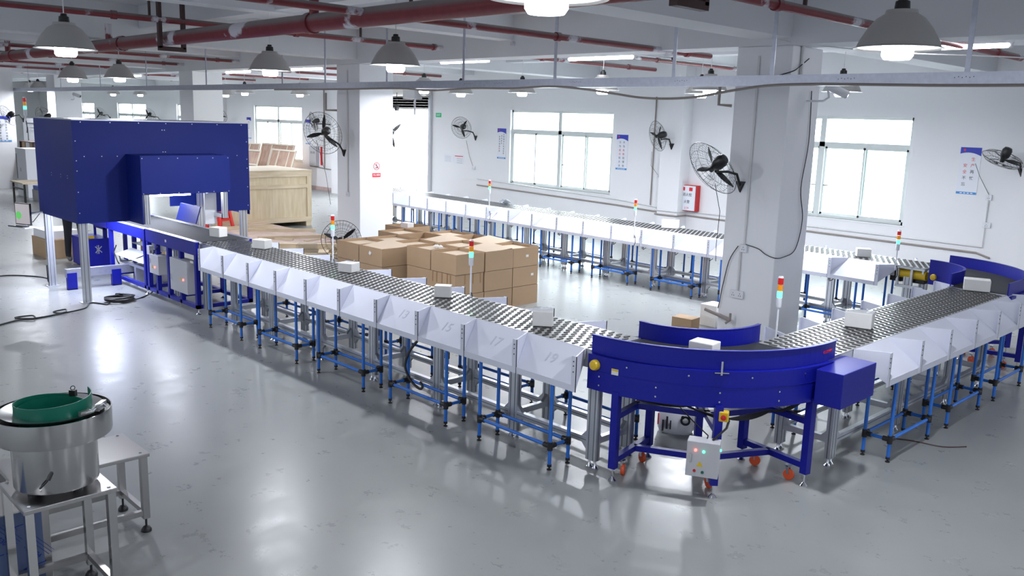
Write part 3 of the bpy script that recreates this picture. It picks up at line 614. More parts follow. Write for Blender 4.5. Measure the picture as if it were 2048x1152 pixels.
# ------------------------------------------------------------------ tower lights
def tower(x, y, z0, z1, label, rz=0, br=None):
    t = thing('tower_light', label, 'signal light', (x, y, 0), rz, 'three colour tower lights')
    h = z1 - 0.235
    MB().tube([(0, 0, z0), (0, 0, h)], 0.0075, 8).build('pole', 'whitep', t)
    if br: MB().beam((0, 0, z0 + 0.02), (br[0], br[1], z0 + 0.02), 0.03, 0.012).build('mounting_bracket', 'alu', t)
    MB().lathe([(0.0005, h), (0.018, h), (0.021, h + 0.01), (0.021, h + 0.075), (0.0005, h + 0.075)], (0, 0, 0), 16).build('base_housing', 'whitep', t)
    z = h + 0.077
    for nm, m in (('green_lens', 'grn_on'), ('amber_lens', 'amb_on'), ('red_lens', 'red_on')):
        MB().lathe([(0.0005, z), (0.02, z), (0.02, z + 0.044), (0.0005, z + 0.044)], (0, 0, 0), 16).build(nm, m, t); z += 0.049
    MB().lathe([(0.0005, z), (0.021, z), (0.016, z + 0.01), (0.0005, z + 0.012)], (0, 0, 0), 16).build('cap', 'whitep', t)
    b = MB(); b.tube([(0.012, 0, z0 + 0.05), (0.03, 0, z0), (0.03, 0, z0 - 0.06), (0.01, 0, z0 - 0.1)], 0.005, 6); b.build('cable', 'black', t)
tower(-8.03, 5.09, 0.76, 1.29, 'tower light behind the hood sorter next to the floor fan', br=(0, -0.2))
tower(-5.77, 5.09, 0.76, 1.29, 'tower light behind the hood sorter in front of the carton pile', br=(0, -0.2))
tower(-3.16, 5.84, 0.78, 1.27, 'tower light between the caster curve and the big white column', br=(0.08, 0))
tower(-3.98, 9.93, 0.80, 1.26, 'tower light beside the yellow drum of the window sorter', br=(0, 0.08))
tower(-7.72, 9.92, 0.72, 1.29, 'tower light on the window sorter in line with the fire box', br=(0, 0.22))
tower(-11.0, 10.09, 0.75, 1.33, 'tower light on the window sorter beneath the window with two latches', br=(0, 0.22))
# ------------------------------------------------------------------ parcels on the belts
def parcel(x, y, rz, d, label, wrap=False):
    z = DZ + 0.004
    t = MB(); t.box(-d[0] / 2, d[0] / 2, -d[1] / 2, d[1] / 2, 0, d[2]); o = t.build('parcel', 'foam', bevel=0.006)
    o.location = (x, y, z); o.rotation_euler = (0, 0, rz); tag(o, label, 'parcel', 'white parcels riding the belts')
    if wrap:
        wv = MB(); n = 9; g = 0.012; vs = []; dx, dy = d[0] / 2 + 0.003, d[1] / 2 + 0.003
        for i in range(n + 1):
            for j in range(n + 1):
                e_ = 1 if i in (0, n) or j in (0, n) else 0
                vs.append((-dx + 2 * dx * i / n, -dy + 2 * dy * j / n, d[2] + 0.004 + (0 if e_ else random.random() * g)))
        fs = [(i * (n + 1) + j, (i + 1) * (n + 1) + j, (i + 1) * (n + 1) + j + 1, i * (n + 1) + j + 1) for i in range(n) for j in range(n)]
        wv.add(vs, fs); wv.build('plastic_wrap', 'plastic', o)
parcel(-9.98, 4.72, 0.3, (0.17, 0.13, 0.115), 'white parcel on the dark belt just outside the hood opening')
parcel(-8.86, 4.70, 0.4, (0.17, 0.13, 0.10), 'white parcel at the start of the long sorter, first after the dark belt')
parcel(-7.07, 4.66, 0.35, (0.16, 0.14, 0.09), 'creased white parcel second along the long sorter', True)
parcel(-5.60, 4.63, 0.72, (0.14, 0.10, 0.10), 'white parcel third along the long sorter before the tower light')
parcel(-4.36, 4.57, 0.70, (0.15, 0.12, 0.115), 'wrapped white parcel last on the long sorter near the blue curve', True)
parcel(-3.10, 4.80, 0.15, (0.17, 0.13, 0.10), 'white parcel on the near blue curve belt')
parcel(-2.84, 6.52, 0.25, (0.20, 0.14, 0.12), 'wrapped white parcel on the right sorter, nearer end', True)
parcel(-2.83, 9.05, 0.35, (0.23, 0.16, 0.11), 'white parcel entering the far blue curve')
parcel(-4.52, 10.28, 0.6, (0.16, 0.12, 0.10), 'white parcel on the far sorter right of the nearest column')
parcel(-7.55, 10.55, 0.5, (0.24, 0.16, 0.12), 'wrapped white parcel on the far sorter left of the nearest column', True)
b = MB(); n = 8
for i in range(6): b.lathe([(0.001, 0), (0.05 + 0.03 * random.random(), 0.02), (0.06, 0.05), (0.001, 0.09)], (random.uniform(-.09, .09), random.uniform(-.05, .05), 0), 9)
o = b.build('plastic_bag_parcel', 'plastic'); o.location = (-11.35, 10.80, DZ + 0.004); tag(o, 'crumpled clear plastic bag parcel on the far sorter', 'bag')
# ------------------------------------------------------------------ infeed conveyor and scanner hood
IN = thing('infeed_conveyor', 'blue framed dark belt conveyor passing under the scanner hood', 'conveyor', (-12.4, 4.27, 0))
Lx = 2.78; Wd = 0.70
def sq(mb, *a): mb.box(*a)
MB().box(0, 1.28, 0.0, 0.035, 0.71, 0.845).build('side_beam', 'blue', IN); MB().box(1.32, Lx, 0.0, 0.035, 0.70, 0.855).build('side_beam', 'blue', IN)
MB().box(0, Lx, Wd - 0.035, Wd, 0.71, 0.85).build('side_beam', 'blue', IN)
s = MB(); s.box(0, 1.28, 0.0, 0.06, 0.845, 0.852); s.box(1.32, Lx, 0.0, 0.06, 0.855, 0.862); s.box(0, Lx, Wd - 0.06, Wd, 0.85, 0.857); s.build('edge_strip', 'alu', IN)
MB().box(0.0, 1.28, 0.06, Wd - 0.06, 0.82, 0.848).build('belt', 'belt', IN); MB().box(1.30, Lx + 0.01, 0.06, Wd - 0.06, 0.83, 0.858).build('belt', 'belt', IN)
for x, nm in ((Lx + 0.0, 0),): MB().tube([(x, 0.04, 0.842), (x, Wd - 0.04, 0.842)], 0.015, 12).build('end_roller', 'chrome', IN)
for y in (0.0, Wd - 0.05):
    for x in ((0.02, 1.22, 1.33, 1.60, 1.95, 2.30, Lx - 0.06) if y == 0 else (0.02, 1.25, 2.0, Lx - 0.06)):
        q = MB().box(x, x + 0.05, y, y + 0.05, 0.07, 0.71); lo = q.build('leg', 'blue', IN)
        if x in (0.02, 1.22, Lx - 0.06) or y > 0:
            ft = MB(); ft.lathe([(0.0005, 0), (0.034, 0), (0.034, 0.006), (0.012, 0.02), (0.008, 0.03), (0.008, 0.07)], (x + 0.025, y + 0.025, 0), 12); ft.build('levelling_foot', 'chrome', lo)
    MB().box(0.02, Lx - 0.01, y, y + 0.045, 0.07, 0.115).build('bottom_rail', 'blue', IN)
for x in (0.02, 1.22, 1.95, Lx - 0.06): MB().box(x, x + 0.045, 0.045, Wd - 0.045, 0.07, 0.115).build('cross_rail', 'blue', IN)
q = MB(); profile_leg(q, 2.05, 0.10, 0.045, 0.09, 0.1, 0.7); profile_leg(q, Lx + 0.01, 0.12, 0.045, 0.09, 0.06, 0.7); q.build('aluminium_upright', ['alu', 'aludark'], IN)
for (x0, x1, z0, z1, nm) in ((1.52, 1.80, 0.33, 0.57, 0), (2.14, 2.62, 0.22, 0.61, 1)):
    cb = MB().box(x0, x1, -0.045, 0.09, z0, z1).build('electrical_box', 'greyp', IN, bevel=0.004)
    MB().disc((x1 - 0.10, -0.045, (z0 + z1) / 2 - 0.03), 0.013, 0.01, 12, (0, -1, 0)).build('red_indicator', 'redlamp', cb)
    b = MB(); cx = x1 - 0.19; z = (z0 + z1) / 2 - 0.03; b.add([(cx - 0.025, -0.047, z - 0.02), (cx + 0.025, -0.047, z - 0.02), (cx, -0.047, z + 0.025), (cx - 0.025, -0.045, z - 0.02), (cx + 0.025, -0.045, z - 0.02), (cx, -0.045, z + 0.025)], [(0, 1, 2), (5, 4, 3), (0, 3, 4, 1), (1, 4, 5, 2), (2, 5, 3, 0)]); b.build('warning_triangle', 'yellow', cb)
    MB().box(x0 + 0.02, x0 + 0.035, -0.05, -0.045, z0 + 0.12, z0 + 0.19).build('latch', 'chrome', cb)
MB().box(1.42, 1.5, -0.03, 0.02, 0.55, 0.66).build('junction_box', 'greyp', IN)
MB().box(2.62, 2.70, -0.002, 0.0, 0.60, 0.625).build('name_plate', 'sticker', IN)
MB().box(1.92, 1.96, -0.002, 0.0, 0.76, 0.79).build('name_plate', 'sticker', IN)
b = MB(); b.tube([(0.35, 0.30, 0.36), (0.95, 0.30, 0.36)], 0.055, 14); b.box(0.9, 1.1, 0.24, 0.36, 0.30, 0.42); b.build('drive_motor', 'blackp', IN)
b = MB(); b.hexa([(0.05, 0.06, 0.36), (1.05, 0.06, 0.36), (1.05, 0.3, 0.42), (0.05, 0.3, 0.42), (0.05, 0.06, 0.37), (1.05, 0.06, 0.37), (1.05, 0.3, 0.43), (0.05, 0.3, 0.43)]); b.box(0.05, 1.05, 0.3, 0.62, 0.50, 0.51); b.build('white_tray', 'whitep', IN)
b = MB(); b.box(0.1, 1.2, 0.1, 0.14, 0.26, 0.30); b.box(0.1, 1.2, 0.5, 0.54, 0.26, 0.30); b.box(0.62, 0.68, 0.1, 0.54, 0.02, 0.26); b.build('motor_carrier', 'galv', IN)
b = MB(); b.tube([(0.1, 0.1, 0.34), (0.3, 0.05, 0.30), (0.5, 0.12, 0.33), (0.7, 0.1, 0.38), (0.8, 0.2, 0.44)], 0.008, 6); b.build('cable_loom', 'black', IN); b = MB(); b.tube([(0.15, 0.05, 0.5), (0.1, 0.03, 0.4), (0.2, 0.04, 0.28), (0.12, 0.1, 0.2)], 0.008, 6); b.build('cable_loom', 'black', IN); b = MB(); b.tube([(1.5, -0.01, 0.6), (1.56, -0.03, 0.52), (1.62, -0.02, 0.6), (1.7, 0, 0.68)], 0.006, 6); b.build('cable_loom', 'black', IN)
# first belt part before the hood (further blue frame to the left)
I2 = thing('loading_conveyor', 'blue conveyor piece feeding the hood from the left', 'conveyor', (-13.72, 4.27, 0))
MB().box(0, 1.28, 0.0, 0.035, 0.71, 0.845).build('side_beam', 'blue', I2); MB().box(0, 1.28, Wd - 0.035, Wd, 0.71, 0.845).build('side_beam', 'blue', I2); MB().box(0, 1.28, 0.035, Wd - 0.035, 0.82, 0.84).build('belt', 'belt', I2)
for x in (0.06, 1.20):
    for y in (0.36, Wd - 0.05): MB().box(x, x + 0.05, y, y + 0.05, 0.0, 0.71).build('leg', 'blue', I2)
HD = thing('scanner_hood', 'large dark blue scanning hood on aluminium posts with a lit tunnel', 'scanner', (-12.45, 3.45, 0))
HX, HY, Z0, Z1 = 1.45, 2.22, 0.975, 2.19
def hpanel(nm, *a): return MB().box(*a).build(nm, 'hood', HD)
t_ = 0.012
hpanel('front_panel', HX - t_, HX, 0, HY, 1.785, Z1); hpanel('front_panel', HX - t_, HX, 0, 0.60, Z0, 1.785); hpanel('front_panel', HX - t_, HX, 1.72, HY, Z0 + 0.06, 1.785)
hpanel('side_panel', 0, HX - t_, 0, t_, Z0, Z1); hpanel('side_panel', 0, HX - t_, HY - t_, HY, Z0, Z1)
hpanel('back_panel', 0, t_, t_, 0.60, Z0, Z1); hpanel('back_panel', 0, t_, 1.72, HY - t_, Z0, Z1); hpanel('back_panel', 0, t_, 0.60, 1.72, 1.45, Z1)
tp = MB().box(0, HX, 0, HY, Z1, Z1 + 0.012).build('top_panel', 'galv', HD)
NX = HX + 0.45
hpanel('tunnel_cover', NX - t_, NX, 0.60, 1.72 - 0.0, 1.33, 1.785); hpanel('tunnel_cover', HX, NX - t_, 0.60, 0.612, Z0, 1.785)
MB().box(HX, NX, 0.60, 1.72, 1.785, 1.797).build('tunnel_cover_top', 'hood', HD)
hpanel('tunnel_cover', HX, NX - t_, 1.708, 1.72, 1.33, 1.785)
for (x, y) in ((HX - 0.09, 0.03), (0.04, 0.03), (HX - 0.09, HY - 0.12), (0.04, HY - 0.12)):
    q = MB(); profile_leg(q, x + 0.03, y + 0.045, 0.06, 0.09, 0.0, Z1 - 0.02); lo = q.build('post', ['alu', 'aludark'], HD)
    MB().box(x - 0.04, x + 0.10, y - 0.03, y + 0.12, 0, 0.006).build('base_plate', 'alu', lo)
for y, z0 in ((0.63, Z0), (1.62, 1.0)):
    q = MB(); profile_leg(q, NX - 0.03, y + 0.03, 0.06, 0.06, z0, 1.34); q.build('tunnel_post', ['alu', 'aludark'], HD)
q = MB(); q.box(HX, NX - 0.03, 1.62, 1.68, 1.0, 1.05); q.box(HX - 0.05, HX + 0.02, 1.62, 1.68, 0.86, 1.34); q.build('tunnel_rail', 'alu', HD)
rv = MB()
for i in range(7): rv.disc((HX, 0.1 + i * 0.337, Z1 - 0.02), 0.006, 0.004, 8, (1, 0, 0))
for y in (0.03, HY - 0.03):
    for z in (1.1, 1.35, 1.6, 1.72, 1.95): rv.disc((HX, y, z), 0.006, 0.004, 8, (1, 0, 0))
for y in (0.12, 0.32, 0.5, 1.85, 2.05): rv.disc((HX, y, 1.77), 0.006, 0.004, 8, (1, 0, 0))
for z in (1.82, 2.09):
    for y in (1.06, 1.09): rv.disc((HX, y, z), 0.006, 0.004, 8, (1, 0, 0))
for y in (0.62, 0.82, 1.05, 1.3, 1.5, 1.7): rv.disc((NX, y, 1.765), 0.006, 0.004, 8, (1, 0, 0)); rv.disc((NX, y, 1.345), 0.006, 0.004, 8, (1, 0, 0))
for x in (0.6, 0.95, 1.2):
    for z in (1.5, 1.53): rv.disc((x, 0, z), 0.005, 0.004, 8, (0, -1, 0))
rv.build('rivets', 'alu', HD)
# inside the tunnel: lit bars, blue inner panels, slanted guard
q = MB(); q.box(0.9, 0.98, 0.65, 1.60, 1.22, 1.30); q.box(0.2, 0.9, 1.52, 1.60, 1.22, 1.30); q.box(0.9, 0.98, 0.92, 1.02, 1.3, 1.6); q.build('light_bar', 'tubel', HD)
q = MB(); q.box(0.3, 0.32, 0.62, 1.70, 1.38, 1.75); q.build('inner_panel', 'blue', HD)
q = MB(); q.hexa([(0.95, 1.40, 0.90), (1.55, 1.40, 0.90), (1.55, 1.47, 1.12), (0.95, 1.47, 1.12), (0.95, 1.415, 0.90), (1.55, 1.415, 0.90), (1.55, 1.485, 1.12), (0.95, 1.485, 1.12)]); q.build('slanted_guard', 'hood', HD)
q = MB(); q.box(1.6, 1.62, 1.50, 1.66, 0.9, 1.3); q.build('white_shield', 'whitep', HD)
def spot_area(name, loc, sx, sy, p, col, rot=(0, 0, 0)):
    o = area(name, loc, rot, sx, sy, p, col); return o
l1 = spot_area('tunnel_light', (-11.75, 4.62, 1.50), 0.7, 0.6, 24, (0.80, 0.85, 1.0))
l2 = spot_area('under_hood_light', (-11.75, 3.95, 1.05), 0.9, 0.35, 36, (0.72, 0.78, 1.0))
# monitor with keyboard on the hood's left post
mo = thing('monitor', 'flat monitor with a grey and green screen hung on the left hood post', 'monitor', (-12.40, 3.24, 0))
q = MB(); q.cbox((0, 0, 0.97), (0.27, 0.02, 0.28), math.radians(24)); po_ = q.build('monitor_case', 'blackp', mo)
q = MB(); Rm = Matrix.Translation((0, 0, 0.97)) @ Matrix.Rotation(math.radians(24), 4, 'Z'); q.T = Rm; q.box(-0.124, 0.124, -0.0125, -0.0102, -0.128, 0.128); q.build('screen', mat('grey screen', (0.3, 0.28, 0.29), 0.3, emis=(0.42, 0.38, 0.40), es=0.6), mo)
q = MB(); q.T = Rm; q.disc((-0.07, -0.0128, -0.02), 0.05, 0.001, 16, (0, -1, 0)); q.build('screen_graph', mat('green graph', (0.1, 0.5, 0.1), 0.3, emis=(0.1, 0.45, 0.1), es=0.6), mo)
q = MB(); q.tube([(0.0, 0.02, 0.96), (0.08, 0.16, 0.99), (0.04, 0.36, 1.0)], 0.014, 8); q.cbox((0.02, 0.36, 0.99), (0.03, 0.06, 0.08)); q.build('mounting_arm', 'alu', mo)
q = MB(); q.tube([(0.0, 0.01, 0.90), (0.02, 0.1, 0.86), (0.05, 0.22, 1.02), (0.05, 0.36, 1.03)], 0.005, 6); q.build('cable', 'black', mo)
q = MB(); q.cbox((-0.02, -0.02, 0.80), (0.32, 0.18, 0.012), math.radians(24)); q.beam((0.0, 0.03, 0.80), (0.0, 0.01, 0.88), 0.03, 0.02); q.build('keyboard_tray', 'whitep', mo)
kb = MB(); kb.cbox((-0.02, -0.02, 0.814), (0.26, 0.10, 0.014), math.radians(24)); ko = kb.build('keyboard', 'blackp'); tag(ko, 'small black keyboard on the tray below the monitor', 'keyboard'); ko.location = (-12.40, 3.20, 0)
ms = MB(); ms.lathe([(0.0005, 0.016), (0.022, 0.01), (0.026, 0)], (-12.37, 3.20, 0.8065), 12); tag(ms.build('mouse', 'greyp'), 'grey mouse beside the black keyboard', 'mouse')
tower(-12.43, 3.36, 2.1, 2.45, 'tower light on the top corner of the blue hood', br=(0, 0.1))
# blue cabinet with cross symbol
cb = thing('blue_cabinet', 'blue steel cabinet with a silver star symbol under the hood', 'cabinet', (-13.4, 4.30, 0))
MB().box(-0.62, 0, 0, 0.34, 0.02, 0.44).build('body', 'blue', cb, bevel=0.004)
q = MB()
for a in (0, 45, 135): 
    a = math.radians(a); q.beam((0.004, 0.17 - 0.065 * math.sin(a), 0.28 - 0.065 * math.cos(a)), (0.004, 0.17 + 0.065 * math.sin(a), 0.28 + 0.065 * math.cos(a)), 0.012, 0.006, (1, 0, 0))
q.box(0, 0.008, 0.145, 0.150, 0.215, 0.345); q.build('symbol', 'alu', cb)
q = MB(); q.box(-0.5, -0.47, 0.28, 0.31, 0.44, 0.69); q.box(-0.1, -0.07, 0.28, 0.31, 0.44, 0.69); q.box(-0.5, -0.07, 0.28, 0.31, 0.56, 0.60); q.build('rear_frame', 'blue', cb)
MB().box(-0.14, -0.06, 0.08, 0.14, 0.44, 0.475).build('warning_label', 'yellow', cb)
# galvanised floor beam with blue brackets
gb = thing('floor_beam', 'galvanised beam on blue brackets across the floor by the hood posts', 'beam', (-12.0, 3.58, 0))
MB().box(-0.04, 0.04, 0, 1.35, 0.16, 0.27).build('beam_profile', 'galv', gb)
for y in (0.06, 0.62):
    q = MB(); q.box(0.041, 0.05, y - 0.06, y + 0.06, 0, 0.22); q.box(0.0, 0.05, y - 0.06, y + 0.06, 0, 0.01); q.box(-0.02, 0.041, y - 0.055, y - 0.045, 0, 0.16); q.build('bracket', 'blue', gb)
q = MB(); level_foot(q, 0, 1.15, 0.16, 0.04); level_foot(q, 0, 1.30, 0.16, 0.04); q.build('levelling_feet', 'chrome', gb)
# cables on the floor
def cable(name, pts, r, label, m='black', cat='cable'):
    # smooth through points
    P_ = [Vector(p) for p in pts]; out = []
    for i in range(len(P_) - 1):
        p0, p1, p2, p3 = P_[max(i - 1, 0)], P_[i], P_[i + 1], P_[min(i + 2, len(P_) - 1)]
        for k in range(6):
            t = k / 6; out.append(0.5 * ((2 * p1) + (-p0 + p2) * t + (2 * p0 - 5 * p1 + 4 * p2 - p3) * t * t + (-p0 + 3 * p1 - 3 * p2 + p3) * t ** 3))
    out.append(P_[-1]); return tag(MB().tube(out, r, 6).build(name, m), label, cat)
r = 0.009
pts = [(-10.1, 1.98, r), (-10.35, 2.35, r), (-10.5, 2.6, r), (-10.45, 2.75, 0.02), (-10.6, 2.78, 0.02), (-10.65, 2.62, r), (-10.5, 2.75, r), (-10.55, 3.0, r), (-10.6, 3.13, 0.02), (-10.72, 3.16, 0.02), (-10.66, 3.02, 0.02), (-10.6, 3.1, r), (-10.72, 3.38, r), (-10.98, 3.53, r), (-10.85, 3.62, r), (-10.78, 3.66, r), (-10.95, 3.78, r)]
for k in range(34):
    a = k * 1.05; pts.append((-10.9 + 0.13 * math.cos(a) + random.uniform(-.02, .02), 3.85 + 0.16 * math.sin(a) + random.uniform(-.02, .02), r + 0.0018 * k))
pts += [(-10.9, 4.0, r), (-10.95, 4.15, r), (-11.0, 4.3, 0.06), (-10.98, 4.36, 0.2)]
cable('power_cable', pts, r, 'black power cable with a coil lying in front of the hood')
cable('power_cable', [(-12.9, 2.5, r), (-13.2, 2.8, r), (-13.45, 3.2, r), (-13.2, 3.5, r), (-12.85, 3.62, r), (-12.30, 3.45, 0.08), (-12.28, 3.44, 0.3)], r, 'black cable entering from the left edge to the hood post')
cable('wooden_strip', [(-2.55, 6.62, 0.004), (-2.4, 6.7, 0.004), (-2.2, 6.75, 0.004), (-2.08, 6.9, 0.004)], 0.005, 'thin dark crooked strip lying on the floor under the right chutes', 'iron', 'strip')
cable('hose', [(-5.28, 4.12, 0.62), (-5.32, 4.06, 0.52), (-5.34, 4.04, 0.4), (-5.28, 4.05, 0.30), (-5.2, 4.07, 0.25), (-5.17, 4.08, 0.27), (-5.2, 4.08, 0.30)], 0.011, 'black hose looping down from the chute marked 15', 'black', 'hose')
# ------------------------------------------------------------------ overhead: lamps, tubes, tray, pipes
def lamp_proto():
    t = thing('pendant_lamp', 'grey dome pendant lamp', 'lamp')
    MB().lathe([(0.06, 0.205), (0.083, 0.205), (0.088, 0.185), (0.128, 0.16), (0.172, 0.105), (0.206, 0.045), (0.222, 0.008), (0.238, 0.0), (0.236, -0.003), (0.219, 0.004), (0.202, 0.043), (0.168, 0.10), (0.124, 0.153), (0.06, 0.196)], (0, 0, 0), 32, closed=True).build('lamp_shade', 'shade', t)
    MB().lathe([(0.216, 0.008), (0.199, 0.043), (0.165, 0.098), (0.121, 0.15), (0.058, 0.192)], (0, 0, -0.003), 28).build('reflector', 'shadein', t)
    MB().lathe([(0.0005, 0.275), (0.022, 0.275), (0.026, 0.256), (0.038, 0.252), (0.042, 0.205), (0.0005, 0.18)], (0, 0, 0), 16).build('socket', 'blackp', t)
    MB().lathe([(0.0005, 0.16), (0.05, 0.15), (0.084, 0.05), (0.084, -0.04), (0.07, -0.06), (0.0005, -0.064)], (0, 0, 0), 20).build('bulb', 'bulb', t)
    return t
lp0 = lamp_proto(); ZL_ = 2.80
lamps = [(-2.14, 5.03, 'with the largest shade, hanging right of the big column'), (-7.76, 2.43, 'hanging in front of the thick red pipe over the aisle'), (-6.64, 4.89, 'in front of the column with the prohibition sign'), (-8.98, 4.91, 'hanging between the iron hanger and the column fan'),
         (-14.14, 5.18, 'above the blue hood, right one of the close pair'), (-15.65, 4.98, 'above the blue hood, left one of the close pair'), (-10.7, 10.5, 'right of the first column gap above the left big window'), (-12.62, 10.79, 'above the wall fan by the shutter door'),
         (-8.24, 9.68, 'seen under the cable tray over the left big window edge'), (-7.45, 10.95, 'far lamp left of the nearest column'), (-11.97, 9.41, 'just right of the second column before the shutter motor'), (-19.2, 11.28, 'far lamp left of the second column'),
         (-20.31, 10.41, 'far lamp over the wooden panels'), (-23.86, 11.65, 'far lamp above the right end of the hood'), (-2.39, 2.46, 'cut off by the top edge at the middle'), (-5.05, 10.4, 'half hidden behind the security camera'), (-6.6, 9.9, 'at the left edge of the nearest column'),
         (-28.6, 7.9, 'far left pair, left lamp'), (-27.1, 7.7, 'far left pair, right lamp'), (-30.6, 10.97, 'very far lamp behind the third column, left'), (-29.3, 11.36, 'very far lamp behind the third column, right'), (-22.3, 10.4, 'far lamp right of the third column')]
lamp_cord = []
for i, (x, y, d) in enumerate(lamps):
    t = lp0 if i == 0 else dup(lp0)
    t.location = (x, y, ZL_); t['label'] = 'grey dome pendant lamp ' + d; t['group'] = 'grey dome pendant lamps'
for t in [o for o in list(C.objects) if o.name.startswith('pendant_lamp')]:
    MB().tube([(0, 0, 0.27), (0.01, 0, ZC - ZL_)], 0.005, 6).build('cord', 'pipe_w', t)
hidden = [(2.5, 2.6), (2.5, -2.5), (-3.0, -1.5), (-8.0, -1.6), (-13, -1.2), (-13.5, 1.8), (-19, 1.8), (-20, 5.2), (2.2, 7.5), (1.5, 11), (-35, 6.5), (-40, 8), (-36, 11.5), (-44, 11), (-47, 7), (-33, 3)]  # extra fill lights added without lamp fixtures, only to raise brightness
for i, (x, y) in enumerate([(a, b) for a, b, _ in lamps] + hidden):
    l = bpy.data.lights.new('lamp_or_fill_light', 'AREA'); l.shape = 'DISK'; l.size = 0.16; l.energy = LAMP_W * (0.6 if (x, y) == (-11.97, 9.41) else 1.2 if y > 8.5 else (0.5 if y < 3 else 0.9)); l.color = LAMP_COL
    o = bpy.data.objects.new('lamp_or_fill_light', l); o.location = (x, y, ZL_ - 0.075); C.objects.link(o)
    l = bpy.data.lights.new('lamp_glow', 'POINT'); l.shadow_soft_size = 0.08; l.energy = 3.5; l.color = LAMP_COL
def tube_light(x, y, z, L, label, rz=0):
    t = thing('fluorescent_tube', label, 'lamp', (x, y, z), rz, 'fluorescent tubes under the beams')
    MB().tube([(-L / 2, 0, 0), (L / 2, 0, 0)], 0.024, 12).build('tube', 'tubel', t)
    q = MB(); q.box(-L / 2 - 0.03, L / 2 + 0.03, -0.02, 0.02, 0.02, 0.05)
    for x_ in (-L / 2 - 0.02, L / 2 - 0.01): q.box(x_, x_ + 0.03, -0.02, 0.02, -0.025, 0.02)
    q.build('lamp_batten', 'whitep', t)
    for x_ in (-L / 3, L / 3): MB().tube([(x_, 0, 0.05), (x_, 0, ZC - z)], 0.005, 6).build('hanger_rod', 'whitep', t)
tubes = [(-7.93, 9.25, 3.2, 'long lit tube left of the nearest column'), (-10.4, 8.97, 3.2, 'lit tube right of the second column'), (-3.5, 9.4, 3.19, 'lit tube at the right edge of the picture'), (-18.1, 9.15, 3.19, 'lit tube left of the second column, left of two'), (-15.2, 9.1, 3.19, 'lit tube left of the second column, right of two'), (-24, 9.15, 3.19, 'lit tube above the middle of the hood'), (-30.5, 9.1, 3.19, 'lit tube at the far left')]
for x, y, z, d in tubes: tube_light(x, y + 0.0, z, 1.15, d)
# cable tray
TY = 7.38; TZ = 2.72
tray = thing('cable_tray', 'galvanised cable tray hanging across the hall below the beams', 'cable tray', (-9, TY, TZ))
q = MB(); ps = [(-0.05, 0), (0.05, 0), (0.05, 0.095), (0.045, 0.095), (0.045, 0.005), (-0.045, 0.005), (-0.045, 0.095), (-0.05, 0.095)]
q.add([(-20, a, b) for a, b in ps] + [(9, a, b) for a, b in ps], [(i, (i + 1) % 8, 8 + (i + 1) % 8, 8 + i) for i in range(8)] + [(0, 1, 4, 5), (1, 2, 3, 4), (0, 5, 6, 7), (8, 9, 12, 13), (9, 10, 11, 12), (8, 13, 14, 15)]); q.build('trough', 'galv', tray)
q = MB()
for x in (-18, -15.3, -12.5, -9.8, -7, -4.2, -2.9, -1.3, 0.35, 1.95, 3.6, 4.7, 6.4, 8.2):
    MB().box(x - 0.02, x + 0.02, 0.052, 0.06, 0.0, ZC - TZ).build('hanger', 'galv', tray)
q = MB()
for x in (-1.0, 0.5, 1.05, 2.3, 3.7, 5.4, 6.35):
    for k in range(6): q.disc((x + k * 0.028, -0.05, 0.052 + 0.006 * (k % 2)), 0.004, 0.001, 6, (0, -1, 0))
q.build('slot_holes', 'blackp', tray)
pts = [(-13.2, TY - 0.09, TZ - 0.005)]
for x, dz in ((-11.5, -0.005), (-9.8, 0.0), (-9.2, -0.03), (-8.3, -0.005), (-7.6, -0.01), (-7.0, 0.01), (-6.5, -0.02), (-6.05, -0.07), (-5.7, -0.11), (-5.35, -0.12), (-5.0, -0.10), (-4.6, -0.04), (-4.25, 0.0), (-3.8, 0.01), (-3.2, 0.0), (-2.6, -0.01), (-1.6, -0.01)): pts.append((x, TY - 0.08, TZ + dz))
cable('hanging_hose', pts, 0.013, 'grey brown hose sagging along the underside of the cable tray', 'pipe_b', 'hose')
# red sprinkler pipes
MP = thing('main_pipe', 'thick red sprinkler main pipe with grey scraped patches', 'pipe', (0, 4.45, 3.17))
MB().tube([(-21, 0, 0), (-1, 0, 0)], 0.082, 24).build('pipe', 'redpipe', MP)
for x in (-16.9, -12.0, -7.35, -3.15): MB().tube([(x - 0.04, 0, 0), (x + 0.04, 0, 0)], 0.097, 24).build('coupling', 'redpipe', MP)
for x in (-17.2, -12.45, -7.3): MB().tube([(x, 0, 0.07), (x, 0, 0.27)], 0.045, 14).build('riser', 'redpipe', MP)
def hanger(x, y, z, w_=0.13, label='', m='iron'):
    q = MB(); 
    for dx in (-w_, w_): q.box(x + 0 - 0.03, x + 0.03, y + dx - 0.02, y + dx + 0.02, z - 0.12, ZC)
    q.box(x - 0.03, x + 0.03, y - w_ - 0.02, y + w_ + 0.02, z - 0.15, z - 0.10); tag(q.build('pipe_hanger', m), label, 'bracket', 'iron pipe hangers')
hanger(-10.45, 4.45, 3.17, 0.14, 'dark iron hanger holding the thick red pipe, left one')
hanger(-3.15, 4.45, 3.17, 0.14, 'dark iron hanger holding the thick red pipe, at the top edge')
def ypipe(x, z, r_, y0, y1, label, drops=(), patches=True):
    t = thing('sprinkler_pipe', label, 'pipe', (x, 0, z), 0, 'thin red sprinkler pipes')
    MB().tube([(0, y0, 0), (0, y1, 0)], r_, 14).build('pipe', 'redpipe', t)
    y = y0 + 1.0
    while y < y1: MB().tube([(0, y - 0.03, 0), (0, y + 0.03, 0)], r_ * 1.35, 14).build('coupling', 'redpipe', t); y += 2.3
    for y in [y0 + 0.8 + 2.9 * k for k in range(int((y1 - y0) / 2.9))]: MB().box(-0.012, 0.012, y - 0.012, y + 0.012, r_, ZC - z).build('hanger_rod', 'iron', t)
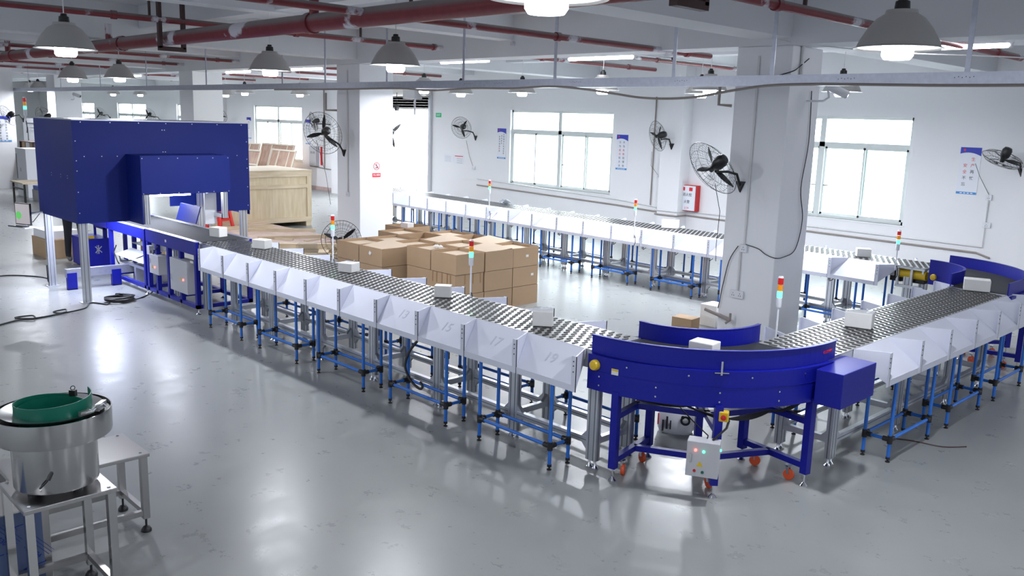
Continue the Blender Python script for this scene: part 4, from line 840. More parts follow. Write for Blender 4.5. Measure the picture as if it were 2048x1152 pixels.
ypipe(-6.43, 3.205, 0.034, 1.2, 9.6, 'red sprinkler pipe crossing in front of the nearest column')
ypipe(-3.36, 3.205, 0.036, 2.5, 11.2, 'red sprinkler pipe at the top right')
ypipe(-10.45, 3.37, 0.036, 0.5, 13.8, 'red sprinkler pipe passing behind the big lamp at the top left')
ypipe(-13.5, 3.37, 0.034, 0.5, 13.8, 'red sprinkler pipe next beyond the top left lamp')
for i, x in enumerate((-16.9, -19.5, -23.0, -26.2, -30.0)): ypipe(x, 3.34, 0.032, 2.5, 13.8, 'red sprinkler pipe far over the blue hood, %s beyond the top left lamp' % ORD[i + 1])
ypipe(-8.9, 3.37, 0.03, 8.5, 14.3, 'thin red pipe high over the left big window')
# white conduits
cable('conduit', [(-5.3, 5.3, 3.42), (-5.24, 6.3, 3.42), (-5.3, 7.6, 3.40), (-5.35, 8.53, 3.36), (-4.75, 8.53, 3.22)], 0.008, 'thin white conduit running to the top of the nearest column', 'pipe_w', 'conduit')
cable('conduit', [(-4.72, 8.75, 3.22), (-4.0, 9.3, 3.15), (-3.2, 10.5, 3.16), (-2.6, 12.0, 3.16)], 0.007, 'thin white conduit right of the nearest column top', 'pipe_w', 'conduit')
cable('cable', [(-4.72, 8.9, 3.08), (-4.72, 8.7, 2.98), (-4.71, 8.56, 2.93), (-4.9, 8.56, 2.88), (-5.2, 8.57, 2.80)], 0.006, 'black cable hanging off the nearest column top', 'black')
def straight(pts, r_, label, m='pipe_w', cat='conduit', nm='conduit'): return tag(MB().tube(pts, r_, 8).build(nm, m), label, cat)
y = YW - 0.02
straight([(-16.6, y, 0.70), (-12.0, y, 0.60), (-10.75, y, 0.55), (-10.75, YW - 0.35, 0.55), (-10.2, YW - 0.35, 0.55), (-10.2, y, 0.55), (-4.7, y, 0.50), (-4.5, y, 0.44)], 0.016, 'grey water pipe running low along the back wall', 'pipe_b', 'pipe', 'water_pipe')
straight([(-16.6, y, 0.86), (-12.0, y, 0.72), (-10.76, y, 0.635), (-10.76, YW - 0.35, 0.635), (-10.19, YW - 0.35, 0.635), (-10.19, y, 0.635), (-4.62, y, 0.60), (-4.62, y, 1.30)], 0.012, 'white conduit low on the back wall above the grey pipe')
straight([(-4.62, y, 1.30), (-4.62, y, 1.42)], 0.012, 'short white conduit below the right wall socket')
straight([(-11.12, y, 2.9), (-11.12, y, 0.68)], 0.014, 'vertical grey pipe left of the back pilaster', 'pipe_b', 'pipe', 'water_pipe')
straight([(-23.75, y, 3.3), (-23.75, y, 0.70)], 0.02, 'vertical grey brown pipe by the far left window', 'pipe_b', 'pipe', 'water_pipe')
straight([(-23.92, y, 1.35), (-23.92, y, 0.78)], 0.035, 'short red vertical pipe by the far fire box', 'red', 'pipe', 'water_pipe')
straight([(-24.6, y, 0.72), (-22.95, y, 0.66)], 0.015, 'grey pipe low on the far left wall', 'pipe_b', 'pipe', 'water_pipe')
straight([(-5.13, 8.585, 3.1), (-5.13, 8.585, 1.06)], 0.012, 'white conduit down the dark face of the nearest column')
straight([(-5.17, 8.585, 0.98), (-5.17, 8.585, 0.52)], 0.014, 'white trunking between the two column sockets')
straight([(-13.05, 8.585, 3.1), (-13.05, 8.585, 0.95)], 0.012, 'white conduit down the dark face of the second column')
straight([(-5.55, 8.52, 2.80), (-5.55, 8.52, 2.58), (-5.42, 8.58, 2.57)], 0.018, 'bent grey pipe at the left edge of the nearest column', 'pipe_b', 'pipe', 'water_pipe')
straight([(-13.75, 8.6, 2.72), (-13.75, 8.6, 2.42), (-13.4, 8.65, 2.42)], 0.02, 'bent grey pipe at the left edge of the second column', 'pipe_b', 'pipe', 'water_pipe')
straight([(-4.73, 8.78, 3.2), (-4.73, 8.78, 2.86)], 0.02, 'white box conduit high on the bright face of the nearest column')
# sockets
def socket(x, y, z, wdt, d, label, ax='y'):
    t = MB()
    if ax == 'y': t.box(x - wdt / 2, x + wdt / 2, y - 0.03, y, z - 0.043, z + 0.043)
    else: t.box(x, x + 0.03, y - wdt / 2, y + wdt / 2, z - 0.043, z + 0.043)
    o = t.build('wall_socket', 'whitep', bevel=0.004); tag(o, label, 'socket', 'white wall sockets')
    if ax == 'y':
        h = MB()
        for k in range(max(1, round(wdt / 0.09))):
            cx = x - wdt / 2 + (k + 0.5) * wdt / max(1, round(wdt / 0.09))
            for dx, dz in ((-0.012, -0.012), (0.012, -0.012), (0, 0.014)): h.box(cx + dx - 0.003, cx + dx + 0.003, y - 0.0312, y - 0.03, z + dz - 0.006, z + dz + 0.006)
        h.build('socket_holes', 'blackp', o)
socket(-5.13, 8.6, 1.01, 0.088, 0, 'single white socket on the dark face of the nearest column')
socket(-5.17, 8.6, 0.48, 0.17, 0, 'double white socket low on the nearest column')
socket(-4.62, YW, 1.38, 0.09, 0, 'white socket below the fan cord on the right wall')
socket(-4.60, YW, 0.95, 0.12, 0, 'white switch box on the right end of the back wall')
socket(-16.75, YW, 1.12, 0.12, 0, 'white socket under the wall fan by the shutter door')
socket(-10.95, YW, 1.3, 0.08, 0, 'white socket beside the vertical pipe')
socket(-13.05, 8.6, 0.98, 0.09, 0, 'white socket on the dark face of the second column')
# column cable + faucet
cable('electric_cable', [(-4.735, 9.05, 2.75), (-4.73, 9.08, 2.2), (-4.73, 9.0, 1.7), (-4.73, 9.1, 1.35), (-4.73, 9.0, 1.02), (-4.73, 8.75, 0.95), (-4.73, 8.57, 0.955), (-4.85, 8.575, 0.98), (-4.95, 8.58, 1.03), (-5.1, 8.57, 1.06)], 0.005, 'thin dark cord looping down the bright face of the nearest column', 'blackp')
cable('electric_cable', [(-5.2, 8.58, 1.03), (-5.3, 8.58, 0.85), (-5.36, 8.58, 0.55), (-5.38, 8.58, 0.4), (-5.4, 8.58, 0.28)], 0.005, 'thin dark cord falling below the column socket', 'blackp')
fc = thing('faucet_pipe', 'short brown pipe with a tap near the foot of the nearest column', 'tap', (-5.4, 8.55, 0.2))
MB().tube([(-0.12, -0.05, 0.06), (0.12, -0.02, 0.0), (0.2, -0.02, -0.02)], 0.022, 10).build('pipe', 'pipe_b', fc); MB().tube([(0.2, -0.02, 0.06), (0.2, -0.02, -0.02), (0.16, -0.05, -0.06)], 0.014, 8).build('tap', 'pipe_b', fc)
# ------------------------------------------------------------------ fans
def fan(center, normal, R_, label, mount=None, pole=None, rod='blackp', spin=0.4, cat='fan', grp='black industrial fans', cord=None):
    c = Vector(center); n = Vector(normal).normalized()
    t = thing('wall_fan' if mount else 'floor_fan', label, cat, center, 0, grp)
    Rm = Vector((0, 0, 1)).rotation_difference(n).to_matrix().to_4x4()
    g = MB(); g.T = Rm
    for zz, rr in ((0.0, 1.0), (0.055, 0.80), (0.075, 0.55), (0.085, 0.3), (-0.05, 0.80), (-0.07, 0.5)): g.torus((0, 0, zz), R_ * rr, 0.0022 if rr < 1 else 0.004, n=36, k=4)
    nw = 36
    for i in range(nw):
        a = 2 * PI * i / nw; ca, sa = math.cos(a), math.sin(a)
        g.tube([(R_ * q * ca, R_ * q * sa, z) for q, z in ((0.12, 0.088), (0.5, 0.078), (0.82, 0.052), (1.0, 0.0), (0.82, -0.048), (0.4, -0.075))], 0.0013, 4, False)
    g.build('guard', M['blackp'], t)
    for i in range(3):
        b = MB(); b.T = Rm; a = spin + 2 * PI * i / 3; d = Vector((math.cos(a), math.sin(a), 0)); s_ = Vector((-d.y, d.x, 0)); rows = []
        for q, wv, tw in ((0.10, 0.016, 0.5), (0.3, 0.028, 0.42), (0.5, 0.033, 0.3), (0.72, 0.024, 0.22), (0.92, 0.006, 0.2)):
            p = d * R_ * q; o_ = s_ * wv * math.cos(tw) * R_ / 0.3 + Vector((0, 0, wv * math.sin(tw))); rows.append((p - o_, p + o_))
        vs = [v + Vector((0, 0, dz)) for dz in (0.0, 0.004) for r_ in rows for v in r_]; k = len(rows)
        fs = []
        for l in (0, 1):
            for j in range(k - 1): fs.append((l * 2 * k + 2 * j, l * 2 * k + 2 * j + 1, l * 2 * k + 2 * j + 3, l * 2 * k + 2 * j + 2))
        for j in range(k - 1): fs.append((2 * j, 2 * j + 2, 2 * k + 2 * j + 2, 2 * k + 2 * j)); fs.append((2 * j + 1, 2 * j + 3, 2 * k + 2 * j + 3, 2 * k + 2 * j + 1))
        b.add(vs, fs); b.build('blade', 'blackp', t)
    h = MB(); h.T = Rm; h.lathe([(0.0005, 0.05), (0.03, 0.045), (0.035, 0.0), (0.055, -0.03), (0.07, -0.06), (0.07, -0.14), (0.05, -0.18), (0.0005, -0.19)], (0, 0, 0), 18); h.build('motor', 'blackp', t)
    bk = (Rm @ Vector((0, 0, -0.08)))
    if mount:
        m_ = Vector(mount) - c; dirw = Vector((0, 1, 0)); low = bk + Vector((0, 0, -0.09)); mid = m_ + Vector((0, -0.10, 0.10))
        a_ = MB(); a_.tube([bk, low, low.lerp(mid, 0.5) + Vector((0, 0, 0.03)), mid + Vector((0, 0, 0.03)), mid.lerp(m_, 0.5) + Vector((0, 0, 0.0)), m_ + Vector((0, -0.02, 0.0))], 0.015, 10); a_.build('arm', 'blackp', t)
        p = MB(); p.add([(m_.x - 0.06, m_.y, m_.z + 0.05), (m_.x + 0.06, m_.y, m_.z + 0.05), (m_.x, m_.y, m_.z - 0.08), (m_.x - 0.045, m_.y - 0.03, m_.z + 0.035), (m_.x + 0.045, m_.y - 0.03, m_.z + 0.035), (m_.x, m_.y - 0.03, m_.z - 0.06)], [(0, 1, 2), (5, 4, 3), (0, 3, 4, 1), (1, 4, 5, 2), (2, 5, 3, 0)]); p.build('wall_bracket', 'blackp', t)
    if pole:
        q = MB(); q.tube([bk + Vector((0, 0, 0.0)), (bk.x, bk.y, -c.z + 0.04)], 0.017, 10); q.build('pole', 'blackp', t)
        q = MB(); q.lathe([(0.0005, 0.05), (0.03, 0.045), (0.18, 0.02), (0.2, 0.0)], (bk.x, bk.y, -c.z), 24); q.build('base', 'blackp', t)
    if cord:
        q = MB(); q.tube([Vector(p) - c for p in cord], 0.004, 6); q.build('cord', 'blackp', t)
    return t
fan((-5.34, 8.18, 1.90), (-0.78, 0.03, -0.62), 0.335, 'big black fan mounted on the dark face of the nearest column', (-5.24, 8.6, 1.70), cord=[(-5.38, 8.3, 1.72), (-5.42, 8.5, 1.4), (-5.48, 8.57, 1.0), (-5.47, 8.57, 0.82)])
fan((-13.18, 8.18, 2.03), (-0.94, 0.0, -0.32), 0.37, 'black fan mounted on the second column beside the wooden crate', (-13.17, 8.6, 1.70), spin=0.3, cord=[(-13.6, 8.3, 1.9), (-13.62, 8.5, 1.3), (-13.55, 8.55, 0.75)])
fan((-16.74, 14.35, 2.12), (-0.93, 0.25, -0.25), 0.27, 'small black wall fan between the shutter door and the left big window', (-16.70, YW, 1.88), spin=0.5, cord=[(-16.95, 14.7, 1.8), (-16.9, 14.78, 1.4), (-16.76, 14.78, 1.15)])
fan((-10.56, 14.15, 2.12), (-0.95, -0.12, -0.25), 0.30, 'black wall fan seen almost edge-on between the two big windows', (-10.45, YW - 0.32, 1.93), spin=0.9, cord=[(-10.8, 14.3, 1.8), (-11.1, 14.7, 1.5), (-10.95, 14.78, 1.3)])
fan((-4.36, 14.35, 1.99), (-0.35, 0.12, -0.9), 0.30, 'black wall fan at the right edge of the picture by the slogan board', (-4.22, YW - 0.32 + 0.32, 1.80), spin=0.2, cord=[(-4.75, 14.4, 1.9), (-4.78, 14.75, 1.7), (-4.62, 14.78, 1.42)])
fan((-23.4, 14.2, 2.12), (-0.6, -0.7, -0.3), 0.3, 'distant black fan on the far left wall behind the column fan', (-23.0, YW, 1.9))
fan((-29.66, 14.2, 2.2), (0.5, -0.7, -0.5), 0.3, 'distant black fan just above the right part of the hood', (-30.1, YW - 0.32, 2.0))
fan((-35.9, 14.2, 2.1), (0.6, -0.7, -0.4), 0.3, 'distant black fan above the middle of the hood', (-36.2, YW, 1.9))
fan((-41.35, 14.2, 2.06), (0.6, -0.7, -0.3), 0.3, 'distant black fan above the left part of the hood', (-41.8, YW, 1.9))
fan((-26.0, 7.5, 2.04), (-0.8, -0.5, -0.4), 0.3, 'black fan at the far left, right of the tower light on the hood', (-25.35, 7.98, 1.92))
fan((-27.55, 7.0, 2.05), (-0.5, -0.6, -0.4), 0.3, 'black fan at the far left edge, left of the tower light on the hood', (-27.2, 7.3, 1.95))
fan((-11.2, 7.25, 0.48), (-0.80, 0.58, 0.05), 0.30, 'black pedestal fan standing behind the long sorter by the second column', pole=True, spin=0.25)
# door-side fan partly behind the second column
fan((-13.35, 9.72, 2.03), (-0.75, 0.5, -0.35), 0.30, 'black fan half hidden behind the column with the prohibition sign', (-13.1, 9.3, 1.8), spin=0.2)
# security cameras
def cctv(loc, d, label):
    t = thing('security_camera', label, 'security camera', loc)
    d = Vector(d).normalized(); MB().tube([(0, 0, 0), d * 0.22], 0.045, 14).build('camera_body', 'whitep', t); MB().tube([d * 0.2, d * 0.225], 0.034, 12).build('lens', 'blackp', t)
    MB().tube([(0, 0, -0.04), (0.01, 0.02, -0.12), (-0.05, 0.02, -0.16), (-0.24, 0.02, -0.16)], 0.012, 8).build('mount_arm', 'whitep', t)
cctv((-4.50, 8.95, 2.80), (0.6, 0.45, -0.35), 'white bullet security camera on the nearest column top')
cctv((-26.45, 8.4, 2.7), (0.5, 0.4, -0.2), 'small security camera on the far left column')
# ------------------------------------------------------------------ posters and signs
def board(o, xd, w_, h_, top, cols, label, cat='poster', band=True, size=None, ncol='dark'):
    # o: top left corner; xd: reading direction; faces n
    xd = Vector(xd); n = xd.cross(Vector((0, 0, 1)))
    t = thing('slogan_board', label, cat, o, 0, 'blue and white slogan boards')
    def quad(nm, x0, x1, z0, z1, m, d0, d1, par):
        a = [xd * x0 + n * d0, xd * x1 + n * d0, xd * x1 + n * d1, xd * x0 + n * d1]
        return MB().hexa([p + Vector((0, 0, z0)) for p in a] + [p + Vector((0, 0, z1)) for p in a]).build(nm, m, par)
    quad('panel', 0, w_, -h_, 0, 'paper', 0.0, 0.008, t)
    if band:
        q = MB(); k = 10; ps = [(0, -0.004), (w_, -0.004)] + [(w_ * (1 - i / k), -(0.085 + 0.035 * (2 * abs(i / k - 0.6)) ** 2 if i >= 0 else 0) * h_ / 0.74) for i in range(k + 1)]
        vs = [xd * x + n * dn + Vector((0, 0, z)) for dn in (0.008, 0.0095) for x, z in ps]; m_ = len(ps)
        q.add(vs, [tuple(range(m_)), tuple(range(m_, 2 * m_))[::-1]] + [(i, (i + 1) % m_, m_ + (i + 1) % m_, m_ + i) for i in range(m_)]); q.build('top_band', 'pblue', t)
        q = MB(); q.disc(xd * (w_ * 0.2) + n * 0.0095 + Vector((0, 0, -0.045)), 0.018, 0.001, 12, tuple(n)); q.build('emblem', 'pink', t)
        quad('bottom_band', 0.004, w_ - 0.004, -h_ + 0.004, -h_ + 0.04, 'plblue', 0.008, 0.0095, t)
        for i in range(4): quad('caption_mark', w_ * (0.2 + 0.17 * i), w_ * (0.31 + 0.17 * i), -h_ + 0.015, -h_ + 0.029, 'paper', 0.0095, 0.0105, t)
    for (cx, z_top, s, dz, string, reds) in cols:
        for i, ch in enumerate(string):
            text(ch, s, 'pink' if i in reds else ncol, t, frame4(xd * cx + n * 0.0095 + Vector((0, 0, z_top - dz * i)), xd, (0, 0, 1)), 'character')
X1 = (1, 0, 0); yb = YW
board((-5.12, yb, 2.14), X1, 0.31, 0.74, 0, [(0.205, -0.19, 0.062, 0.098, '生产再忙', (0, 1)), (0.095, -0.29, 0.062, 0.098, '安全不忘', (0, 1))], 'slogan board right of the right big window, by the edge fan')
board((-12.12, yb, 2.11), X1, 0.31, 0.75, 0, [(0.205, -0.17, 0.055, 0.082, '不为失败找理由', (2, 3)), (0.10, -0.17, 0.055, 0.082, '只为成功找方法', (2, 3))], 'slogan board just right of the left big window')
board((-15.89, yb, 2.14), X1, 0.31, 0.74, 0, [(0.23, -0.15, 0.042, 0.057, '以质量求生存以信誉', ()), (0.155, -0.19, 0.042, 0.057, '求发展以', ()), (0.08, -0.21, 0.042, 0.057, '管理求效益质量', (5,))], 'slogan board just left of the left big window')
board((-24.87, yb, 2.17), X1, 0.31, 0.78, 0, [(0.2, -0.2, 0.05, 0.07, '质量第一', ()), (0.1, -0.2, 0.05, 0.07, '用户至上', ())], 'slogan board behind the column fan, right of the far left window')
board((-28.78, yb, 2.17), X1, 0.31, 0.74, 0, [(0.15, -0.17, 0.05, 0.07, '精益求精', ())], 'slogan board left of the far left window above the hood edge')
board((-27.995, 6.62, 2.03), (0, 1, 0), 0.55, 0.71, 0, [(0.43, -0.17, 0.058, 0.078, '安全生产勿侥幸', ()), (0.27, -0.17, 0.058, 0.078, '违规操作要不得', ())], 'wide slogan board on the white wall at the left edge')
def flat_sign(nm, x0, x1, y, z0, z1, label, m='paper', cat='sign'):
    t = thing(nm, label, cat, ((x0 + x1) / 2, y, z0)); MB().box(-(x1 - x0) / 2, (x1 - x0) / 2, -0.006, 0, 0, z1 - z0).build('panel', m, t); return t
s = flat_sign('notice', -17.95, -17.55, YW, 1.20, 1.42, 'white notice sheet left of a pair beside the shutter door')
for i in range(4): MB().box(-0.15, 0.1, -0.008, -0.006, 0.04 + i * 0.04, 0.05 + i * 0.04).build('printed_line', 'greyp', s)
s = flat_sign('notice', -17.52, -17.15, YW, 1.18, 1.42, 'white notice sheet with red header, right of a pair beside the shutter door')
MB().box(-0.16, 0.16, -0.008, -0.006, 0.195, 0.215).build('header_line', 'pink', s)
for i in range(3): MB().box(-0.08, 0.15, -0.008, -0.006, 0.03 + i * 0.05, 0.045 + i * 0.05).build('printed_line', 'greyp', s)
s = flat_sign('exit_sign', -18.3, -18.08, YW, 2.36, 2.47, 'green exit sign beside the shutter door', 'exit'); text('EXIT', 0.075, 'paper', s, frame4((0, -0.0065, 0.055), (1, 0, 0), (0, 0, 1)))
# prohibition sign on column 2 (bright face)
sg = thing('prohibition_sign', 'round red no-entry style sign on the second column', 'sign', (-12.7, 8.95, 1.29))
MB().box(0, 0.005, -0.085, 0.085, 0.085, 0.28).build('panel', 'paper', sg); q = MB(); q.torus((0.006, 0, 0.19), 0.062, 0.005, (1, 0, 0), 28, 4); q.beam((0.006, -0.044, 0.234), (0.006, 0.044, 0.146), 0.009, 0.003, (1, 0, 0)); q.build('red_ring', 'pink', sg)
q = MB(); q.disc((0.005, -0.005, 0.222), 0.009, 0.001, 10, (1, 0, 0)); q.beam((0.006, -0.005, 0.215), (0.006, 0.01, 0.175), 0.014, 0.002, (1, 0, 0)); q.beam((0.006, 0.01, 0.185), (0.006, 0.035, 0.18), 0.009, 0.002, (1, 0, 0)); q.beam((0.006, -0.03, 0.16), (0.006, 0.03, 0.165), 0.012, 0.002, (1, 0, 0)); q.build('figure', 'dark', sg)
MB().box(0, 0.005, -0.085, 0.085, 0.0, 0.07).build('red_strip', 'pink', sg); text('禁止攀爬', 0.036, 'paper', sg, frame4((0.0058, 0, 0.035), (0, 1, 0), (0, 0, 1)))
# fire boxes
fb = thing('fire_hydrant_box', 'white and red fire box on the back wall left of the nearest column', 'fire box', (-10.13, YW, 0.66))
MB().box(-0.21, 0.21, -0.14, 0, 0, 0.51).build('cabinet', 'red', fb); MB().box(-0.195, 0.195, -0.155, -0.14, 0.01, 0.50).build('door', 'paper', fb)
q = MB(); q.box(-0.13, -0.05, -0.158, -0.155, 0.40, 0.47); q.box(0.05, 0.13, -0.158, -0.155, 0.40, 0.47); q.build('alarm_button', 'pink', fb)
for st, z, s_ in (('消火栓', 0.32, 0.075), ('火警', 0.18, 0.07), ('119', 0.055, 0.07)): text(st, s_, 'pink' if st == '119' else 'dark', fb, frame4((0.01, -0.1565, z), (1, 0, 0), (0, 0, 1)))
fb = thing('fire_hydrant_box', 'distant pale fire box with lettering beside the far red pipe', 'fire box', (-24.28, YW, 0.75))
MB().box(-0.2, 0.2, -0.12, 0, 0, 0.6).build('cabinet', 'greyp', fb); text('消火栓', 0.09, 'dark', fb, frame4((0, -0.1205, 0.4), (1, 0, 0), (0, 0, 1)))
# ------------------------------------------------------------------ cartons
def carton(x0, x1, y0, y1, z0, h, lid, label, flap=None):
    a, b = (x1 - x0) / 2 - 0.009, (y1 - y0) / 2 - 0.009; th = 0.006; c_, d_ = a - th, b - th; h -= 0.005; jx, jy = random.uniform(-.006, .006), random.uniform(-.006, .006)
    q = MB(); q.add([(-a, -b, 0), (a, -b, 0), (a, b, 0), (-a, b, 0), (-a, -b, h), (a, -b, h), (a, b, h), (-a, b, h), (-c_, -d_, h), (c_, -d_, h), (c_, d_, h), (-c_, d_, h), (-c_, -d_, 0.006), (c_, -d_, 0.006), (c_, d_, 0.006), (-c_, d_, 0.006)],
        [(3, 2, 1, 0), (0, 1, 5, 4), (1, 2, 6, 5), (2, 3, 7, 6), (3, 0, 4, 7), (4, 5, 9, 8), (5, 6, 10, 9), (6, 7, 11, 10), (7, 4, 8, 11), (8, 9, 13, 12), (9, 10, 14, 13), (10, 11, 15, 14), (11, 8, 12, 15), (12, 13, 14, 15)])
    t = q.build('carton', 'card'); t.location = ((x0 + x1) / 2 + jx, (y0 + y1) / 2 + jy, z0); tag(t, label, 'box', 'brown cartons in the pile behind the long sorter')
    if lid == 'sheet': MB().box(-a + 0.01, a - 0.01, -b + 0.01, b - 0.01, h - 0.04, h - 0.034).build('inner_sheet', 'cardin', t)
    if lid == 'peak':
        q = MB(); g = a - 0.012; k = b - 0.012; q.add([(-g, -k, h - 0.012), (g, -k, h - 0.02), (g, k, h + 0.012), (-g, k, h + 0.035), (-g, -k, h - 0.017), (g, -k, h - 0.025), (g, k, h + 0.007), (-g, k, h + 0.03)], [(0, 1, 3), (1, 2, 3), (7, 5, 4), (7, 6, 5), (0, 4, 5, 1), (1, 5, 6, 2), (2, 6, 7, 3), (3, 7, 4, 0)]); q.build('lid_sheet', 'cardin', t)
    return t
cs = 0.49; cy_ = [6.64, 7.11, 7.60, 8.07]; lay = 0.25
n_c = 0
for j in range(3):
    for i in range(2):
        x1 = -7.80 - 0.49 * i; y0, y1 = cy_[j], cy_[j + 1]
        for k in range(3):
            if k < 2 and i > 0 and j > 0: continue
            lid = 'none' if k < 2 else ('peak' if (i, j) in ((0, 1), (2, 2), (1, 2)) else ('sheet' if (i, j) != (2, 1) else 'none'))
            c = carton(x1 - 0.49, x1, y0, y1, k * lay, lay, lid, 'brown carton, %s column from the hood sorter, %s rank from the curve, %s layer' % (ORD[j], ORD[i], ('bottom', 'middle', 'top')[k])); n_c += 1
            if k == 2 and i == 0 and j == 2 or k == 1 and i == 0 and j == 2: MB().box(0.2355, 0.2375, 0.0 if k == 2 else 0.1, 0.045 if k == 2 else 0.145, 0.12, 0.15).build('white_label', 'sticker', c)
            if k == 1 and i == 0 and j == 0:
                tp = MB()
                for yy in (-0.08, 0.05, 0.17): tp.box(0.2350, 0.2370, yy, yy + 0.02, 0.12, 0.245)
                for xx in (-0.2, -0.12, -0.02, 0.08, 0.14): tp.box(xx, xx + 0.02, -0.2275, -0.2255, 0.12, 0.245)
                tp.build('tape_strips', 'tape', c)
grp2 = [(-9.42, 6.36, 'peak'), (-9.95, 6.36, 'sheet'), (-9.42, 6.86, 'sheet'), (-9.95, 6.86, 'sheet'), (-9.42, 7.36, 'peak'), (-9.95, 7.36, 'none'), (-9.42, 7.86, 'none'), (-9.95, 7.86, 'sheet'), (-10.47, 7.4, 'sheet'), (-10.99, 7.9, 'none')]
nm = ['front right', 'front left', 'second line right', 'second line left', 'third line right', 'third line left', 'back line right', 'back line left', 'left outlier', 'left back outlier by the column']
for (x, y, l), d in zip(grp2, nm):
    for k in range(3):
        c = carton(x, x + 0.52, y, y + 0.5, k * 0.235, 0.235, l if k == 2 else 'none', 'brown carton of the left block, %s, %s' % (d, ('bottom', 'middle', 'top')[k]))
        if d == 'front right' and k == 2: q = MB(); q.cbox((0.0, -0.249, 0.15), (0.045, 0.001, 0.045), 0, 0, 0.5); q.build('white_label', 'sticker', c)
for x, y, w_, z, lab in ((-11.5, 8.55, 0.13, 0.72, 'small white parcel resting on the back cartons'),):
    o = MB().box(-0.09, 0.09, -0.06, 0.06, 0, 0.08).build('parcel', 'foam', bevel=0.005); o.location = (-10.75, 8.15, 0.66); tag(o, lab, 'parcel')
q = MB()
for i in range(4): q.lathe([(0.001, 0), (0.025, 0.01), (0.03, 0.03), (0.001, 0.05)], (random.uniform(-.06, .06), random.uniform(-.03, .03), 0), 8)
o = q.build('foam_scrap', 'foam'); o.location = (-8.48, 6.95, 0.716); tag(o, 'crumpled white wrap lying in a front carton', 'wrap')
def simplebox(x, y, z, d, rz, m, label, nm='carton', cat='box'):
    o = MB().box(-d[0] / 2, d[0] / 2, -d[1] / 2, d[1] / 2, 0, d[2]).build(nm, m, bevel=0.004); o.location = (x, y, z); o.rotation_euler = (0, 0, rz); return tag(o, label, cat)
simplebox(-5.72, 8.42, 0, (0.26, 0.2, 0.14), 0.1, 'card', 'small brown carton at the left foot of the nearest column')
simplebox(-5.62, 8.85, 0.0, (0.22, 0.25, 0.26), 0.0, 'foam', 'white foam block behind the small brown carton', 'foam_block', 'block')
simplebox(-14.95, 4.35, 0, (0.75, 0.5, 0.30), 0.0, 'card', 'brown carton on the floor left of the blue cabinet')
simplebox(-14.95, 4.35, 0.30, (0.62, 0.45, 0.13), 0.05, 'whitep', 'white tote on the brown carton by the person', 'plastic_tote', 'box')
simplebox(-13.6, 5.35, 0, (0.35, 0.25, 0.50), 0, 'card', 'brown carton behind the blue cabinet')
simplebox(-10.75, 5.75, 0.0, (0.5, 0.35, 0.30), 0.2, 'card', 'brown carton behind the start of the long sorter')
simplebox(-10.35, 6.6, 0.0, (0.45, 0.3, 0.12), 0.1, 'card', 'flat brown carton at the foot of the floor fan')
simplebox(-3.75, 6.75, 0.0, (0.4, 0.3, 0.14), 0.3, 'card', 'brown carton under the near curve')
# ------------------------------------------------------------------ grey white sack under the near curve
sk_ = MB(); prof = [(0.001, 0.0), (0.095, 0.0), (0.12, 0.03), (0.125, 0.12), (0.11, 0.18), (0.06, 0.205), (0.001, 0.21)]
vs = []; nn = 20
for r_, z in prof:
    for j in range(nn):
        a = 2 * PI * j / nn; e_ = 1.0 / max(abs(math.cos(a)), abs(math.sin(a))) ** 0.7
        vs.append((1.15 * r_ * math.cos(a) * e_ + random.uniform(-.003, .003), 0.8 * r_ * math.sin(a) * e_ + random.uniform(-.003, .003), z + random.uniform(-.004, .004) * (z > 0.01)))
fs = [(i * nn + j, i * nn + (j + 1) % nn, (i + 1) * nn + (j + 1) % nn, (i + 1) * nn + j) for i in range(len(prof) - 1) for j in range(nn)]
sk_.add(vs, fs, True); so = sk_.build('sack', 'whitep'); so.location = (-3.72, 5.44, 0.0); so.rotation_euler = (0, 0, 0.55); tag(so, 'white printed sack standing under the near blue curve', 'sack')
q = MB(); q.lathe([(0.022, 0), (0.038, 0), (0.038, 0.004), (0.022, 0.004)], (0.075, -0.112, 0.13), 20, (0, -1, 0), closed=True); q.disc((0.055, -0.112, 0.155), 0.014, 0.004, 10, (0, -1, 0)); q.disc((0.10, -0.112, 0.155), 0.014, 0.004, 10, (0, -1, 0)); q.build('black_round_print', 'black', so)
q = MB(); q.box(-0.135, -0.125, -0.1125, -0.108, 0.08, 0.17); q.build('red_print', 'pink', so)
q = MB(); q.box(-0.10, -0.085, -0.1125, -0.108, 0.03, 0.12); q.box(-0.07, -0.055, -0.1125, -0.108, 0.05, 0.15); q.box(-0.04, -0.03, -0.1125, -0.108, 0.05, 0.12); q.build('dark_print', 'dark', so)
# ------------------------------------------------------------------ big wooden crate, pallets, boards, panels, stool
cr = thing('wooden_crate', 'large pale plywood crate behind the hood', 'crate', (-16.3, 8.78, 0), PI / 2)
X, Y_, Hc = 1.02, 1.5, 1.17
q = MB(); q.box(-X, X, 0.02, Y_, 0.1, Hc - 0.03); q.build('plywood_body', 'pine', cr)
for bx in [(-X, X, -0.012, 0.02, 0.1, 0.2), (-X, X, -0.012, 0.02, Hc - 0.12, Hc), (-X + 0.09, X - 0.09, -0.012, 0.02, Hc - 0.36, Hc - 0.28), (-X, -X + 0.09, -0.01, 0.02, 0.2, Hc - 0.12), (X - 0.09, X, -0.01, 0.02, 0.2, Hc - 0.12), (X, X + 0.02, 0, 0.1, 0.1, Hc), (X, X + 0.02, Y_ - 0.1, Y_, 0.1, Hc)]:
    MB().box(*bx).build('batten', 'pineh' if bx[1] - bx[0] > 1 else 'pine', cr)
MB().box(-X - 0.02, X + 0.02, -0.02, Y_ + 0.02, Hc, Hc + 0.015).build('lid', 'pineh', cr)
for x in (-X, -0.1, X - 0.12): MB().box(x, x + 0.12, 0, Y_, 0, 0.1).build('skid', 'pineh', cr)
